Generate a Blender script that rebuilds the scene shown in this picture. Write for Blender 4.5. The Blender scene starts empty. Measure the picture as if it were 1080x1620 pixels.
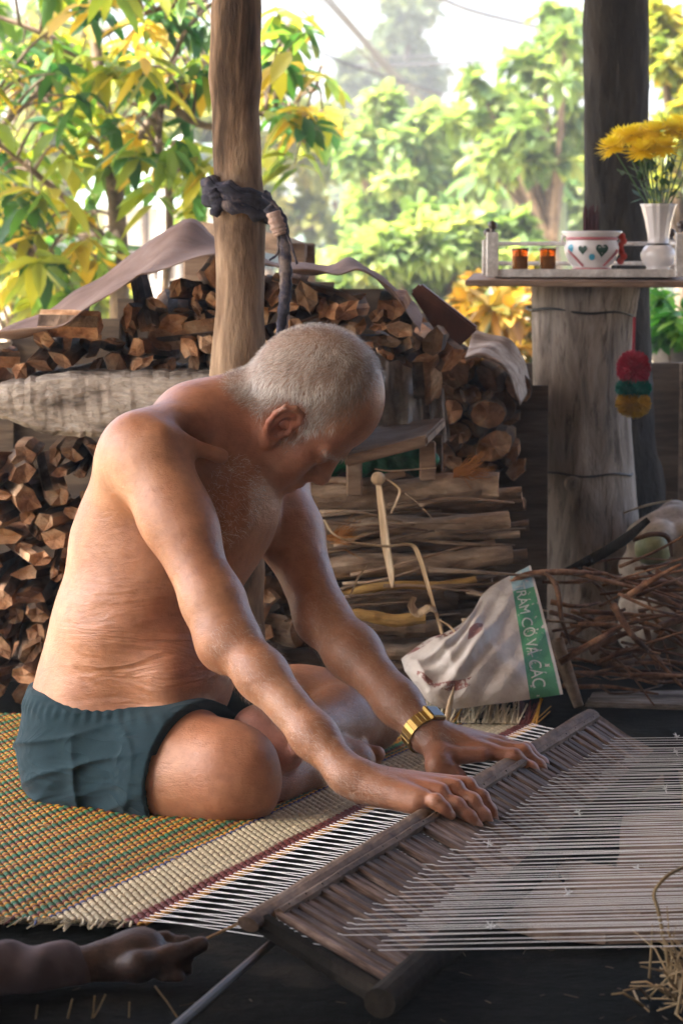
import bpy, bmesh, math, random
import numpy as np
from mathutils import Vector, Matrix
scene = bpy.context.scene
COL = scene.collection
PI = math.pi
rnd = random.Random(7)
rng = np.random.default_rng(11)

# ---------------------------------------------------------------- camera
CAM_H = 0.78                      # eye height over the mat, photographer squatting
F_PX = 4500.0                     # 100 mm on a 24x36 frame held upright, in pixels of the 1080x1620 photograph
TILT = math.atan(390 / F_PX)
cam_data = bpy.data.cameras.new('camera')
cam = bpy.data.objects.new('camera', cam_data)
COL.objects.link(cam)
cam.location = (0, 0, CAM_H)
cam.rotation_euler = (PI / 2 - TILT, 0, 0)
cam_data.sensor_fit = 'VERTICAL'
cam_data.sensor_height = 36.0
cam_data.lens = 100.0
cam_data.clip_start = 0.05
cam_data.clip_end = 2000
cam_data.dof.use_dof = True
cam_data.dof.focus_distance = 3.95
cam_data.dof.aperture_fstop = 10.0
scene.camera = cam

# ---------------------------------------------------------------- sky, sun, exposure
SUN_EL, SUN_AZ = math.radians(54), math.radians(-108)     # azimuth from +Y (away from camera), negative = left
world = bpy.data.worlds.new('World')
scene.world = world
world.use_nodes = True
wn = world.node_tree
for n in list(wn.nodes):
    wn.nodes.remove(n)
sky = wn.nodes.new('ShaderNodeTexSky')
sky.sky_type = 'NISHITA'
sky.sun_disc = False
sky.sun_elevation = SUN_EL
sky.sun_rotation = SUN_AZ
sky.air_density = 0.8
sky.dust_density = 6.0
sky.ozone_density = 0.6
bgn = wn.nodes.new('ShaderNodeBackground')
bgn.inputs['Strength'].default_value = 0.15
out = wn.nodes.new('ShaderNodeOutputWorld')
wn.links.new(sky.outputs[0], bgn.inputs[0])
wn.links.new(bgn.outputs[0], out.inputs[0])
sun_data = bpy.data.lights.new('sun', 'SUN')
sun_data.energy = 4.0
sun_data.angle = math.radians(0.6)
sun_data.color = (1.0, 0.93, 0.81)
sun = bpy.data.objects.new('sun', sun_data)
COL.objects.link(sun)
sdir = Vector((math.sin(SUN_AZ) * math.cos(SUN_EL), math.cos(SUN_AZ) * math.cos(SUN_EL), math.sin(SUN_EL)))
sun.location = sdir * 30
sun.rotation_euler = sdir.to_track_quat('Z', 'Y').to_euler()
scene.view_settings.view_transform = 'Standard'
scene.view_settings.look = 'None'
scene.view_settings.gamma = 1.0
scene.view_settings.exposure = 2.75
scene.render.engine = 'CYCLES'
scene.cycles.use_denoising = True
scene.cycles.max_bounces = 7
scene.cycles.diffuse_bounces = 5
scene.cycles.glossy_bounces = 3
scene.cycles.transmission_bounces = 5
scene.cycles.transparent_max_bounces = 8
scene.cycles.caustics_reflective = False
scene.cycles.caustics_refractive = False
scene.cycles.sample_clamp_indirect = 6.0

# ---------------------------------------------------------------- helpers
_c, _s = math.cos(TILT), math.sin(TILT)
def P(px, py, D):
    """point seen at pixel (px,py) of the photograph at distance D along +Y"""
    a, b = (px - 540) / F_PX, (py - 810) / F_PX
    d = (a, _c - b * _s, -_s - b * _c)
    k = D / d[1]
    return np.array((a * k, D, CAM_H + d[2] * k))
def G(px, py, z=0.0):
    """point on the level plane z seen at pixel (px,py)"""
    a, b = (px - 540) / F_PX, (py - 810) / F_PX
    d = (a, _c - b * _s, -_s - b * _c)
    k = (z - CAM_H) / d[2]
    return np.array((a * k, d[1] * k, z))
def V(*a):
    return np.array(a, float)
def unit(v):
    v = np.asarray(v, float)
    return v / (np.linalg.norm(v) + 1e-12)

def link(o, parent=None):
    COL.objects.link(o)
    if parent is not None:
        o.parent = parent
    return o
def tag(o, label, cat, group=None, kind=None):
    o['label'] = label
    o['category'] = cat
    if group: o['group'] = group
    if kind: o['kind'] = kind
    return o
def empty(name, loc=(0, 0, 0), rz=0):
    o = bpy.data.objects.new(name, None)
    o.empty_display_size = 0.05
    o.location = tuple(loc)
    o.rotation_euler = (0, 0, rz)
    return link(o)
def mesh(name, verts, faces, mats, parent=None, smooth=False, origin=None, fmat=None):
    """one mesh object; verts are world coordinates unless the parent has a transform of its own"""
    me = bpy.data.meshes.new(name)
    v = np.asarray(verts, float)
    if origin is not None:
        v = v - np.asarray(origin)
    me.from_pydata(v.tolist(), [], [list(map(int, f)) for f in faces])
    if not isinstance(mats, (list, tuple)):
        mats = [mats]
    for m in mats:
        me.materials.append(m)
    if fmat is not None:
        me.polygons.foreach_set('material_index', np.asarray(fmat, dtype=np.int32))
    if smooth:
        me.polygons.foreach_set('use_smooth', [True] * len(me.polygons))
    me.update()
    o = bpy.data.objects.new(name, me)
    if origin is not None:
        o.location = tuple(origin)
    link(o, parent)
    if parent is not None and origin is None:
        o.matrix_parent_inverse = parent_inv(parent)
    elif parent is not None:
        o.matrix_parent_inverse = parent_inv(parent)
    return o
def parent_inv(p):
    m = Matrix.LocRotScale(p.location, p.rotation_euler, p.scale)
    if p.parent is not None:
        m = p.parent.matrix_parent_inverse.copy() if False else parent_world(p)
    return m.inverted()
def parent_world(p):
    m = Matrix.LocRotScale(p.location, p.rotation_euler, p.scale)
    if p.parent is not None:
        m = parent_world(p.parent) @ p.matrix_parent_inverse @ m
    return m
def fattr(o, name, vals):
    a = o.data.attributes.new(name, 'FLOAT', 'POINT')
    a.data.foreach_set('value', np.asarray(vals, dtype=np.float32))
def cattr(o, name, cols):
    a = o.data.attributes.new(name, 'FLOAT_COLOR', 'POINT')
    c = np.ones((len(cols), 4), np.float32)
    c[:, :3] = cols
    a.data.foreach_set('color', c.ravel())

class MB:
    """collects shapes for one mesh"""
    def __init__(self):
        self.v, self.f, self.m = [], [], []
    def add(self, v, f, m=0):
        b = len(self.v)
        self.v += [tuple(x) for x in v]
        self.f += [[i + b for i in q] for q in f]
        self.m += [m] * len(f)
        return self
    def box(self, c, s, R=None, ch=0.12, m=0):
        """chamfered box: centre c, half sizes s, chamfer as share of the smallest half size"""
        s = np.asarray(s, float); t = ch * s.min()
        pts, faces = chamfer_box(s, t)
        if R is not None:
            pts = pts @ np.asarray(R).T
        return self.add(pts + np.asarray(c), faces, m)
    def tube(self, pts, r, n=8, cap=True, m=0, flat=1.0, up=None):
        v, f = tube(pts, r, n, cap, flat, up)
        return self.add(v, f, m)
    def lathe(self, c, prof, n=24, m=0, axis=None):
        v, f = lathe(prof, n)
        if axis is not None:
            v = v @ np.asarray(axis).T
        return self.add(v + np.asarray(c), f, m)
    def build(self, name, mats, parent=None, smooth=False, origin=None):
        return mesh(name, self.v, self.f, mats, parent, smooth, origin, self.m)
def chamfer_box(s, t):
    pts, idx = [], {}
    for sx in (-1, 1):
        for sy in (-1, 1):
            for sz in (-1, 1):
                sg = np.array((sx, sy, sz))
                for ax in range(3):
                    p = sg * (s - t); p = p.astype(float); p[ax] = sg[ax] * s[ax]
                    idx[(sx, sy, sz, ax)] = len(pts); pts.append(p)
    F = []
    def q(*k): F.append([idx[x] for x in k])
    for ax in range(3):
        o1, o2 = [(1, 2), (2, 0), (0, 1)][ax]
        for sg in (-1, 1):
            ring = []
            for a, b in ((-1, -1), (1, -1), (1, 1), (-1, 1)):
                c = [0, 0, 0]; c[ax] = sg; c[o1] = a; c[o2] = b
                ring.append(idx[(c[0], c[1], c[2], ax)])
            F.append(ring if sg > 0 else ring[::-1])
    for ax in range(3):                       # edges along ax
        o1, o2 = [(1, 2), (2, 0), (0, 1)][ax]
        for a in (-1, 1):
            for b in (-1, 1):
                def k(sg, which):
                    c = [0, 0, 0]; c[ax] = sg; c[o1] = a; c[o2] = b
                    return idx[(c[0], c[1], c[2], which)]
                r = [k(-1, o1), k(1, o1), k(1, o2), k(-1, o2)]
                F.append(r if a * b < 0 else r[::-1])
    for sx in (-1, 1):
        for sy in (-1, 1):
            for sz in (-1, 1):
                r = [idx[(sx, sy, sz, 0)], idx[(sx, sy, sz, 1)], idx[(sx, sy, sz, 2)]]
                F.append(r if sx * sy * sz > 0 else r[::-1])
    return np.array(pts), F
def frames(pts, up=None):
    pts = np.asarray(pts, float)
    T = np.gradient(pts, axis=0)
    T /= np.linalg.norm(T, axis=1)[:, None] + 1e-12
    u = np.asarray(up if up is not None else (0.13, 0.21, 0.97), float)
    N = []
    for t in T:
        n = u - t * np.dot(u, t)
        if np.linalg.norm(n) < 1e-3:
            n = np.cross(t, (1, 0, 0.1))
        n = unit(n); N.append(n); u = n if up is None else u
    N = np.array(N)
    return T, N, np.cross(T, N)
def tube(pts, r, n=8, cap=True, flat=1.0, up=None):
    pts = np.asarray(pts, float)
    r = np.broadcast_to(np.asarray(r, float), (len(pts),))
    T, N, B = frames(pts, up)
    a = np.linspace(0, 2 * PI, n, endpoint=False)
    v = (pts[:, None] + r[:, None, None] * (np.cos(a)[None, :, None] * N[:, None] * flat + np.sin(a)[None, :, None] * B[:, None])).reshape(-1, 3)
    f = []
    for i in range(len(pts) - 1):
        for j in range(n):
            k = (j + 1) % n
            f.append([i * n + j, i * n + k, (i + 1) * n + k, (i + 1) * n + j])
    if cap:
        f.append(list(range(n))[::-1])
        f.append(list(range((len(pts) - 1) * n, len(pts) * n)))
    f = [q[::-1] for q in f]
    return v, f
def lathe(prof, n=24):
    v, f = [], []
    for r, z in prof:
        for j in range(n):
            a = 2 * PI * j / n
            v.append((r * math.cos(a), r * math.sin(a), z))
    for i in range(len(prof) - 1):
        for j in range(n):
            k = (j + 1) % n
            f.append([i * n + j, i * n + k, (i + 1) * n + k, (i + 1) * n + j])
    if prof[0][0] > 1e-4: f.append(list(range(n))[::-1])
    if prof[-1][0] > 1e-4: f.append(list(range((len(prof) - 1) * n, len(prof) * n)))
    return np.array(v), f
def bez(pts, n=12):
    """smooth curve through points (Catmull-Rom)"""
    p = np.asarray(pts, float)
    p = np.vstack([2 * p[0] - p[1], p, 2 * p[-1] - p[-2]])
    o = []
    for i in range(1, len(p) - 2):
        for t in np.linspace(0, 1, n, endpoint=False):
            a, b, c, d = p[i - 1], p[i], p[i + 1], p[i + 2]
            o.append(0.5 * ((2 * b) + (-a + c) * t + (2 * a - 5 * b + 4 * c - d) * t * t + (-a + 3 * b - 3 * c + d) * t ** 3))
    o.append(p[-2])
    return np.array(o)
def basis(x, up=(0, 0, 1)):
    """columns: x axis along given direction, y, z roughly up"""
    x = unit(x); y = unit(np.cross(up, x)); z = np.cross(x, y)
    return np.stack([x, y, z], 1)

# ---------------------------------------------------------------- materials
def lin(c):
    return tuple(c) + (1.0,) if len(c) == 3 else tuple(c)
class NT:
    def __init__(self, name):
        self.m = bpy.data.materials.new(name)
        self.m.use_nodes = True
        self.t = self.m.node_tree
        self.b = self.t.nodes['Principled BSDF']
        self.out = self.t.nodes['Material Output']
    def n(self, kind, **kw):
        nd = self.t.nodes.new('ShaderNode' + kind)
        for k, v in kw.items():
            if k in nd.inputs.keys() if isinstance(k, str) else False:
                nd.inputs[k].default_value = v
            else:
                setattr(nd, k, v)
        return nd
    def l(self, a, b):
        self.t.links.new(a, b)
    def coord(self, scale=(1, 1, 1), kind='Object', rot=(0, 0, 0)):
        tc = self.n('TexCoord'); mp = self.n('Mapping')
        mp.inputs['Scale'].default_value = scale
        mp.inputs['Rotation'].default_value = rot
        self.l(tc.outputs[kind], mp.inputs[0])
        return mp.outputs[0]
    def noise(self, vec, scale, detail=6, rough=0.6, dist=0.0):
        nd = self.n('TexNoise')
        nd.inputs['Scale'].default_value = scale
        nd.inputs['Detail'].default_value = detail
        nd.inputs['Roughness'].default_value = rough
        nd.inputs['Distortion'].default_value = dist
        self.l(vec, nd.inputs['Vector'])
        return nd.outputs['Fac']
    def ramp(self, fac, stops):
        r = self.n('ValToRGB')
        e = r.color_ramp.elements
        while len(e) < len(stops): e.new(0.5)
        for i, (p, c) in enumerate(stops):
            e[i].position = p
            e[i].color = lin(c)
        self.l(fac, r.inputs[0])
        return r.outputs[0]
    def mix(self, fac, a, b, mode='MIX'):
        m = self.n('Mix', data_type='RGBA', blend_type=mode)
        for sock, val in ((m.inputs[0], fac), (m.inputs[6], a), (m.inputs[7], b)):
            if isinstance(val, bpy.types.NodeSocket): self.l(val, sock)
            elif isinstance(val, (int, float)): sock.default_value = val
            else: sock.default_value = lin(val)
        return m.outputs[2]
    def math(self, op, a, b=0.0, c=None):
        m = self.n('Math', operation=op)
        for i, val in enumerate((a, b, c)):
            if val is None: continue
            if isinstance(val, bpy.types.NodeSocket): self.l(val, m.inputs[i])
            else: m.inputs[i].default_value = val
        return m.outputs[0]
    def attr(self, name):
        a = self.n('Attribute'); a.attribute_name = name
        return a
    def bump(self, h, strength=0.3, dist=0.01, prev=None):
        b = self.n('Bump')
        b.inputs['Strength'].default_value = strength
        b.inputs['Distance'].default_value = dist
        self.l(h, b.inputs['Height'])
        if prev is not None: self.l(prev, b.inputs['Normal'])
        self.l(b.outputs[0], self.b.inputs['Normal'])
        return b.outputs[0]
    def set(self, color=None, rough=None, **kw):
        if color is not None:
            if isinstance(color, bpy.types.NodeSocket): self.l(color, self.b.inputs['Base Color'])
            else: self.b.inputs['Base Color'].default_value = lin(color)
        if rough is not None:
            if isinstance(rough, bpy.types.NodeSocket): self.l(rough, self.b.inputs['Roughness'])
            else: self.b.inputs['Roughness'].default_value = rough
        for k, v in kw.items():
            self.b.inputs[k.replace('_', ' ')].default_value = v
        return self
def noisy(name, stops, scale=20, stretch=(1, 1, 1), rough=0.7, bump=0.3, bdist=0.004, objvar=0.0, kind='Object', fine=6.0, spec=0.4, rot=(0, 0, 0)):
    """mottled natural surface: two noises, colour ramp, bump and a per-object value shift"""
    t = NT(name)
    v = t.coord(stretch, kind, rot)
    oi = t.n('ObjectInfo')
    if objvar:
        add = t.n('VectorMath', operation='ADD')
        sc = t.n('VectorMath', operation='SCALE'); sc.inputs[3].default_value = 37.0
        cmb = t.n('CombineXYZ')
        for i in range(3): t.l(oi.outputs['Random'], cmb.inputs[i])
        t.l(cmb.outputs[0], sc.inputs[0]); t.l(v, add.inputs[0]); t.l(sc.outputs[0], add.inputs[1])
        v = add.outputs[0]
    a = t.math('MULTIPLY_ADD', t.noise(v, scale, 8, 0.62, 0.3), 1.9, -0.45)
    b = t.math('MULTIPLY_ADD', t.noise(v, scale * fine, 5, 0.6), 1.6, -0.3)
    c = t.ramp(a, stops)
    dark = t.math('MULTIPLY_ADD', b, 0.7, 0.65)
    cc = t.n('CombineColor')
    for i in range(3): t.l(dark, cc.inputs[i])
    c = t.mix(1.0, c, cc.outputs[0], 'MULTIPLY')
    if objvar:
        k = t.math('MULTIPLY_ADD', oi.outputs['Random'], objvar * 2, 1.0 - objvar)
        c2 = t.n('CombineColor')
        for i in range(3): t.l(k, c2.inputs[i])
        c = t.mix(1.0, c, c2.outputs[0], 'MULTIPLY')
    t.set(c, rough)
    t.b.inputs['Specular IOR Level'].default_value = spec
    if bump:
        h = t.math('ADD', a, t.math('MULTIPLY', b, 0.5))
        t.bump(h, bump, bdist)
    return t.m
# ================================================================ the setting: yard, floor, shed
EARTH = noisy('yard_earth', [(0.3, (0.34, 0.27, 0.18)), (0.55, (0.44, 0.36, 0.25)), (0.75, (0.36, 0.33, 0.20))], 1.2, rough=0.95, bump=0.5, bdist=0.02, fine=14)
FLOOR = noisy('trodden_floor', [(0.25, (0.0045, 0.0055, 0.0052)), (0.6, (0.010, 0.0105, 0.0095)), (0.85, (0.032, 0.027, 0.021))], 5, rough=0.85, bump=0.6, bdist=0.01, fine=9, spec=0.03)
o = mesh('ground', [(-100, -40, -0.06), (100, -40, -0.06), (100, 160, -0.06), (-100, 160, -0.06)], [[0, 1, 2, 3]], EARTH)
o['kind'] = 'structure'
# shed floor: a low trodden slab, slightly uneven
nx, ny = 60, 90
xs, ys = np.linspace(-1.15, 2.6, nx), np.linspace(-2.2, 6.9, ny)
fv = [(x, y, -0.006 + 0.004 * math.sin(7 * x + 3 * y) * math.sin(5 * y - 2 * x)) for y in ys for x in xs]
ff = [[j * nx + i, j * nx + i + 1, (j + 1) * nx + i + 1, (j + 1) * nx + i] for j in range(ny - 1) for i in range(nx - 1)]
b0 = len(fv)
fv += [(-1.15, -2.2, -0.12), (2.6, -2.2, -0.12), (2.6, 6.9, -0.12), (-1.15, 6.9, -0.12)]
ff += [[b0, b0 + 1, nx - 1, 0], [b0 + 2, b0 + 3, (ny - 1) * nx, ny * nx - 1], [b0 + 3, b0, 0, (ny - 1) * nx], [b0 + 1, b0 + 2, ny * nx - 1, nx - 1]]
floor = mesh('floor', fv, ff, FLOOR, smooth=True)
floor['kind'] = 'structure'
# broken paving showing through the warp
SLAB = noisy('pinkish_cement', [(0.25, (0.12, 0.075, 0.05)), (0.5, (0.21, 0.145, 0.105)), (0.8, (0.29, 0.21, 0.16))], 9, rough=0.9, bump=0.5, bdist=0.006, fine=9, objvar=0.12)
def flag(poly, z0=0.001, z1=0.013):
    c = np.mean([G(*p) for p in poly], 0); n = []
    pts = [G(*p)[:2] for p in poly]
    # subdivide the rim so it reads broken
    rim = []
    for i in range(len(pts)):
        a, b = pts[i], pts[(i + 1) % len(pts)]
        for k in range(4):
            q = a + (b - a) * k / 4
            rim.append(q + np.array([rnd.gauss(0, 0.004), rnd.gauss(0, 0.006)]))
    n = len(rim)
    v = [(p[0], p[1], z0) for p in rim] + [(c[0] + (p[0] - c[0]) * 0.985, c[1] + (p[1] - c[1]) * 0.985, z1) for p in rim]
    f = [list(range(n, 2 * n))] + [[i, (i + 1) % n, n + (i + 1) % n, n + i] for i in range(n)]
    return mesh('paving_stone', v, f, SLAB, floor, origin=(c[0], c[1], 0))
for poly in ([(985, 1305), (1120, 1290), (1180, 1350), (1100, 1402), (975, 1378)],
             [(880, 1372), (965, 1384), (1085, 1408), (1230, 1365), (1260, 1450), (1010, 1462), (905, 1425)],
             [(800, 1415), (870, 1380), (898, 1432), (1000, 1468), (1240, 1458), (1230, 1498), (850, 1488), (770, 1462)],
             [(960, 1225), (1030, 1215), (1050, 1245), (970, 1268)],
             [(925, 1268), (975, 1276), (968, 1298), (915, 1300)],
             [(1075, 1230), (1200, 1225), (1230, 1285), (1085, 1278)]):
    flag(poly)
# ---- shed: roof and the two closed sides (behind the photographer and to the right), open to yard and garden
TIN = noisy('rusty_tin', [(0.35, (0.16, 0.13, 0.11)), (0.6, (0.22, 0.15, 0.11)), (0.8, (0.30, 0.27, 0.24))], 3, (1, 8, 1), 0.6, 0.2)
BOARD = noisy('old_boards', [(0.3, (0.05, 0.035, 0.025)), (0.7, (0.11, 0.08, 0.055))], 4, (1, 1, 9), 0.85, 0.4, objvar=0.3)
shed = tag(empty('open_shed', (0.3, 2.3, 0)), 'open-sided work shed with tin roof and board walls sheltering the weaver', 'shed')
n = 120
rx = np.linspace(-3.0, 2.9, n)
rz = 2.68 + 0.06 * (rx + 3.0) + 0.016 * np.sin(rx * 2 * PI / 0.085)
rv = [(rx[i], y, rz[i] + dz) for dz in (0, 0.004) for y in (-2.4, 7.3) for i in range(n)]
rf = [[i, i + 1, n + i + 1, n + i][::-1] for i in range(n - 1)] + [[2 * n + i, 2 * n + i + 1, 3 * n + i + 1, 3 * n + i] for i in range(n - 1)]
mesh('roof', rv, rf, TIN, shed)
for y in (-2.3, 0.6, 3.6, 7.1):
    m = MB(); m.tube([(-3.0, y, 2.62), (2.9, y, 2.97)], 0.035, 8); m.build('rafter', BOARD, shed)
for k in range(4):                        # unseen board screen added beside the helper to shade the foreground
    m = MB(); m.box((-1.57, 2.12 + 0.205 * k, 1.35), (0.012, 0.099, 1.42)); m.build('board', BOARD, shed)
for k in range(24):                        # boards of the wall behind the photographer
    m = MB(); m.box((-2.25 + 0.205 * k, -2.3, 1.2), (0.099, 0.012, 1.6)); m.build('board', BOARD, shed)
for k in range(36):                        # boards of the right-hand wall
    m = MB(); m.box((2.62, -2.2 + 0.205 * k, 1.25), (0.012, 0.099, 1.6)); m.build('board', BOARD, shed)
for x, y in ((-2.9, -2.2), (-1.5, 2.96), (-2.9, 7.1), (2.55, 7.0)):
    m = MB(); m.tube([(x, y, -0.06), (x, y, 2.66)], 0.05, 10); m.build('post', BOARD, shed)

# low board partition added behind the wood stacks to keep light out of gaps
part_ = tag(empty('added_partition', (0, 5.62, 0)), 'low dark board partition added behind the stacked firewood to block light', 'partition')
for k in range(15):
    m = MB(); h_ = 0.5 * (float(np.interp(-1.12 + 0.105 * k, [-0.66, -0.56, -0.40, -0.28, -0.20, 0.02, 0.10, 0.17, 0.30], [0.655, 0.675, 0.735, 0.775, 0.785, 0.765, 0.735, 0.66, 0.57])) - 0.01); m.box((-1.12 + 0.105 * k, 5.60 + 0.022 * (k % 2), h_ - 0.015), (0.056, 0.009, h_)); m.build('board', BOARD, part_)
part2 = tag(empty('added_partition', (0.9, 6.62, 0)), 'low dark board partition added to darken the space right of the stump', 'partition')
for k in range(20):  # dark boards added to stand in for shade right of the stump
    m = MB(); m.box((0.42 + 0.105 * k, 6.60 + 0.022 * (k % 2), 0.27), (0.056, 0.009, 0.285)); m.build('board', BOARD, part2)
# ================================================================ implicit-surface modelling (for bodies and cloth)
class SDF:
    def __init__(self): self.ops = []
    def cone(self, a, b, ra, rb, k=0.02, cut=False):
        self.ops.append(('c', np.asarray(a, float), np.asarray(b, float), ra, rb, k, cut)); return self
    def chain(self, pts, rs, k=0.02):
        for i in range(len(pts) - 1): self.cone(pts[i], pts[i + 1], rs[i], rs[i + 1], k)
        return self
    def ell(self, c, R, r, k=0.02, cut=False):
        self.ops.append(('e', np.asarray(c, float), np.asarray(R, float), np.asarray(r, float), 0, k, cut)); return self
    def sub(self, s, k=0.004):
        self.ops.append(('s', s, None, None, 0, k, False)); return self
    def bbox(self, pad=0.0):
        lo, hi = np.full(3, 9e9), np.full(3, -9e9)
        for o in self.ops:
            if o[6]: continue
            l, h = op_box(o)
            lo, hi = np.minimum(lo, l), np.maximum(hi, h)
        return lo - pad, hi + pad
    def eval(self, X, Y, Z, F=None):
        """X,Y,Z 1-D axes; returns field"""
        if F is None: F = np.full((len(X), len(Y), len(Z)), 0.06, np.float32)
        for o in self.ops:
            l, h = op_box(o)
            pad = 0.03 + o[5]
            sl = tuple(slice(max(0, np.searchsorted(A, l[i] - pad)), np.searchsorted(A, h[i] + pad)) for i, A in enumerate((X, Y, Z)))
            x, y, z = X[sl[0]], Y[sl[1]], Z[sl[2]]
            if min(len(x), len(y), len(z)) < 1: continue
            x, y, z = x[:, None, None], y[None, :, None], z[None, None, :]
            if o[0] == 'c':
                a, b, ra, rb = o[1:5]; ba = b - a; L2 = max(float(ba @ ba), 1e-12)
                t = np.clip(((x - a[0]) * ba[0] + (y - a[1]) * ba[1] + (z - a[2]) * ba[2]) / L2, 0, 1)
                d = np.sqrt((x - a[0] - t * ba[0]) ** 2 + (y - a[1] - t * ba[1]) ** 2 + (z - a[2] - t * ba[2]) ** 2) - (ra + (rb - ra) * t)
            elif o[0] == 'e':
                c, R, r = o[1:4]
                dx, dy, dz = x - c[0], y - c[1], z - c[2]
                q = [(dx * R[0, i] + dy * R[1, i] + dz * R[2, i]) / r[i] for i in range(3)]
                k0 = np.sqrt(q[0] ** 2 + q[1] ** 2 + q[2] ** 2)
                k1 = np.sqrt((q[0] / r[0]) ** 2 + (q[1] / r[1]) ** 2 + (q[2] / r[2]) ** 2)
                d = k0 * (k0 - 1) / np.maximum(k1, 1e-6)
            else:
                d = o[1].eval(X[sl[0]], Y[sl[1]], Z[sl[2]])
            A = F[sl]; k = o[5]
            d = d.astype(np.float32)
            if o[6]:
                d = -d
                h_ = np.maximum(k - np.abs(A - d), 0) / k
                F[sl] = np.maximum(A, d) + h_ * h_ * k * 0.25
            else:
                h_ = np.maximum(k - np.abs(A - d), 0) / k
                F[sl] = np.minimum(A, d) - h_ * h_ * k * 0.25
        return F
def op_box(o):
    if o[0] == 'c':
        r = max(o[3], o[4]); return np.minimum(o[1], o[2]) - r, np.maximum(o[1], o[2]) + r
    if o[0] == 'e':
        r = np.abs(o[2]) @ o[3]; return o[1] - r, o[1] + r
    return o[1].bbox()
def surface_nets(F, org, h):
    ins = F < 0
    cnt = np.zeros(tuple(n - 1 for n in F.shape), np.uint8)
    for i in (0, 1):
        for j in (0, 1):
            for k in (0, 1):
                cnt += ins[i:i + cnt.shape[0], j:j + cnt.shape[1], k:k + cnt.shape[2]]
    act = np.argwhere((cnt > 0) & (cnt < 8))
    sh = np.array(cnt.shape)
    lin_ = (act[:, 0] * sh[1] + act[:, 1]) * sh[2] + act[:, 2]
    corners = [(i, j, k) for i in (0, 1) for j in (0, 1) for k in (0, 1)]
    val = {c: F[act[:, 0] + c[0], act[:, 1] + c[1], act[:, 2] + c[2]] for c in corners}
    acc = np.zeros((len(act), 3)); n = np.zeros(len(act))
    for c in corners:
        for ax in range(3):
            if c[ax]: continue
            d = list(c); d[ax] = 1; d = tuple(d)
            a, b = val[c], val[d]
            m = (a < 0) != (b < 0)
            t = np.where(m, a / np.where(m, a - b, 1), 0)
            p = np.array(c, float)[None] + t[:, None] * (np.array(d) - np.array(c))[None]
            acc[m] += p[m]; n[m] += 1
    verts = (act + acc / n[:, None]) * h + org
    faces = []
    for ax in range(3):
        o1, o2 = (ax + 1) % 3, (ax + 2) % 3
        s0 = [slice(None)] * 3; s1 = [slice(None)] * 3
        s0[ax] = slice(0, -1); s1[ax] = slice(1, None)
        A, B = ins[tuple(s0)], ins[tuple(s1)]
        e = np.argwhere(A != B)
        ok = (e[:, o1] > 0) & (e[:, o2] > 0) & (e[:, o1] < F.shape[o1] - 1) & (e[:, o2] < F.shape[o2] - 1)
        e = e[ok]
        flip = B[e[:, 0], e[:, 1], e[:, 2]]
        q = []
        for da, db in ((1, 1), (0, 1), (0, 0), (1, 0)):
            c = e.copy(); c[:, o1] -= da; c[:, o2] -= db
            q.append(np.searchsorted(lin_, (c[:, 0] * sh[1] + c[:, 1]) * sh[2] + c[:, 2]))
        q = np.stack(q, 1)
        q[flip] = q[flip][:, ::-1]
        faces.append(q)
    return verts, np.vstack(faces)
def sdf_arrays(s, h, post=None, floor=None):
    lo, hi = s.bbox(0.03)
    if floor is not None: lo[2] = min(lo[2], floor - 3 * h)
    X, Y, Z = (np.arange(lo[i], hi[i] + h, h) for i in range(3))
    F = s.eval(X, Y, Z)
    if post is not None: F = post(F, X, Y, Z)
    if floor is not None:
        F = np.maximum(F, (floor - Z)[None, None, :].astype(np.float32))
    return surface_nets(F, lo, h)
def quad_mesh(name, v, f, mats, parent=None):
    me = bpy.data.meshes.new(name)
    me.vertices.add(len(v)); me.vertices.foreach_set('co', np.asarray(v, np.float32).ravel())
    f = np.asarray(f, np.int32); k = f.shape[1]
    me.loops.add(f.size); me.loops.foreach_set('vertex_index', f.ravel())
    me.polygons.add(len(f)); me.polygons.foreach_set('loop_start', np.arange(len(f), dtype=np.int32) * k)
    me.update(calc_edges=True); me.validate()
    for m in (mats if isinstance(mats, (list, tuple)) else [mats]): me.materials.append(m)
    me.polygons.foreach_set('use_smooth', np.ones(len(me.polygons), bool))
    o = bpy.data.objects.new(name, me)
    link(o, parent)
    return o
def relax(v, f, it=2, lam=0.5):
    e = np.vstack([f[:, [0, 1]], f[:, [1, 2]], f[:, [2, 3]], f[:, [3, 0]]])
    n = len(v); deg = np.bincount(e.ravel(), minlength=n).astype(float)
    for _ in range(it):
        for s in (lam, -lam * 1.04):
            acc = np.stack([np.bincount(e[:, 0], v[e[:, 1], i], n) + np.bincount(e[:, 1], v[e[:, 0], i], n) for i in range(3)], 1)
            v = v + s * (acc / np.maximum(deg, 1)[:, None] - v)
    return v
def vnormals(v, f):
    fn = np.cross(v[f[:, 2]] - v[f[:, 0]], v[f[:, 3]] - v[f[:, 1]])
    n = np.zeros_like(v)
    for k in range(4):
        for i in range(3): n[:, i] += np.bincount(f[:, k], fn[:, i], len(v))
    return n / (np.linalg.norm(n, axis=1)[:, None] + 1e-12)

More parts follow.
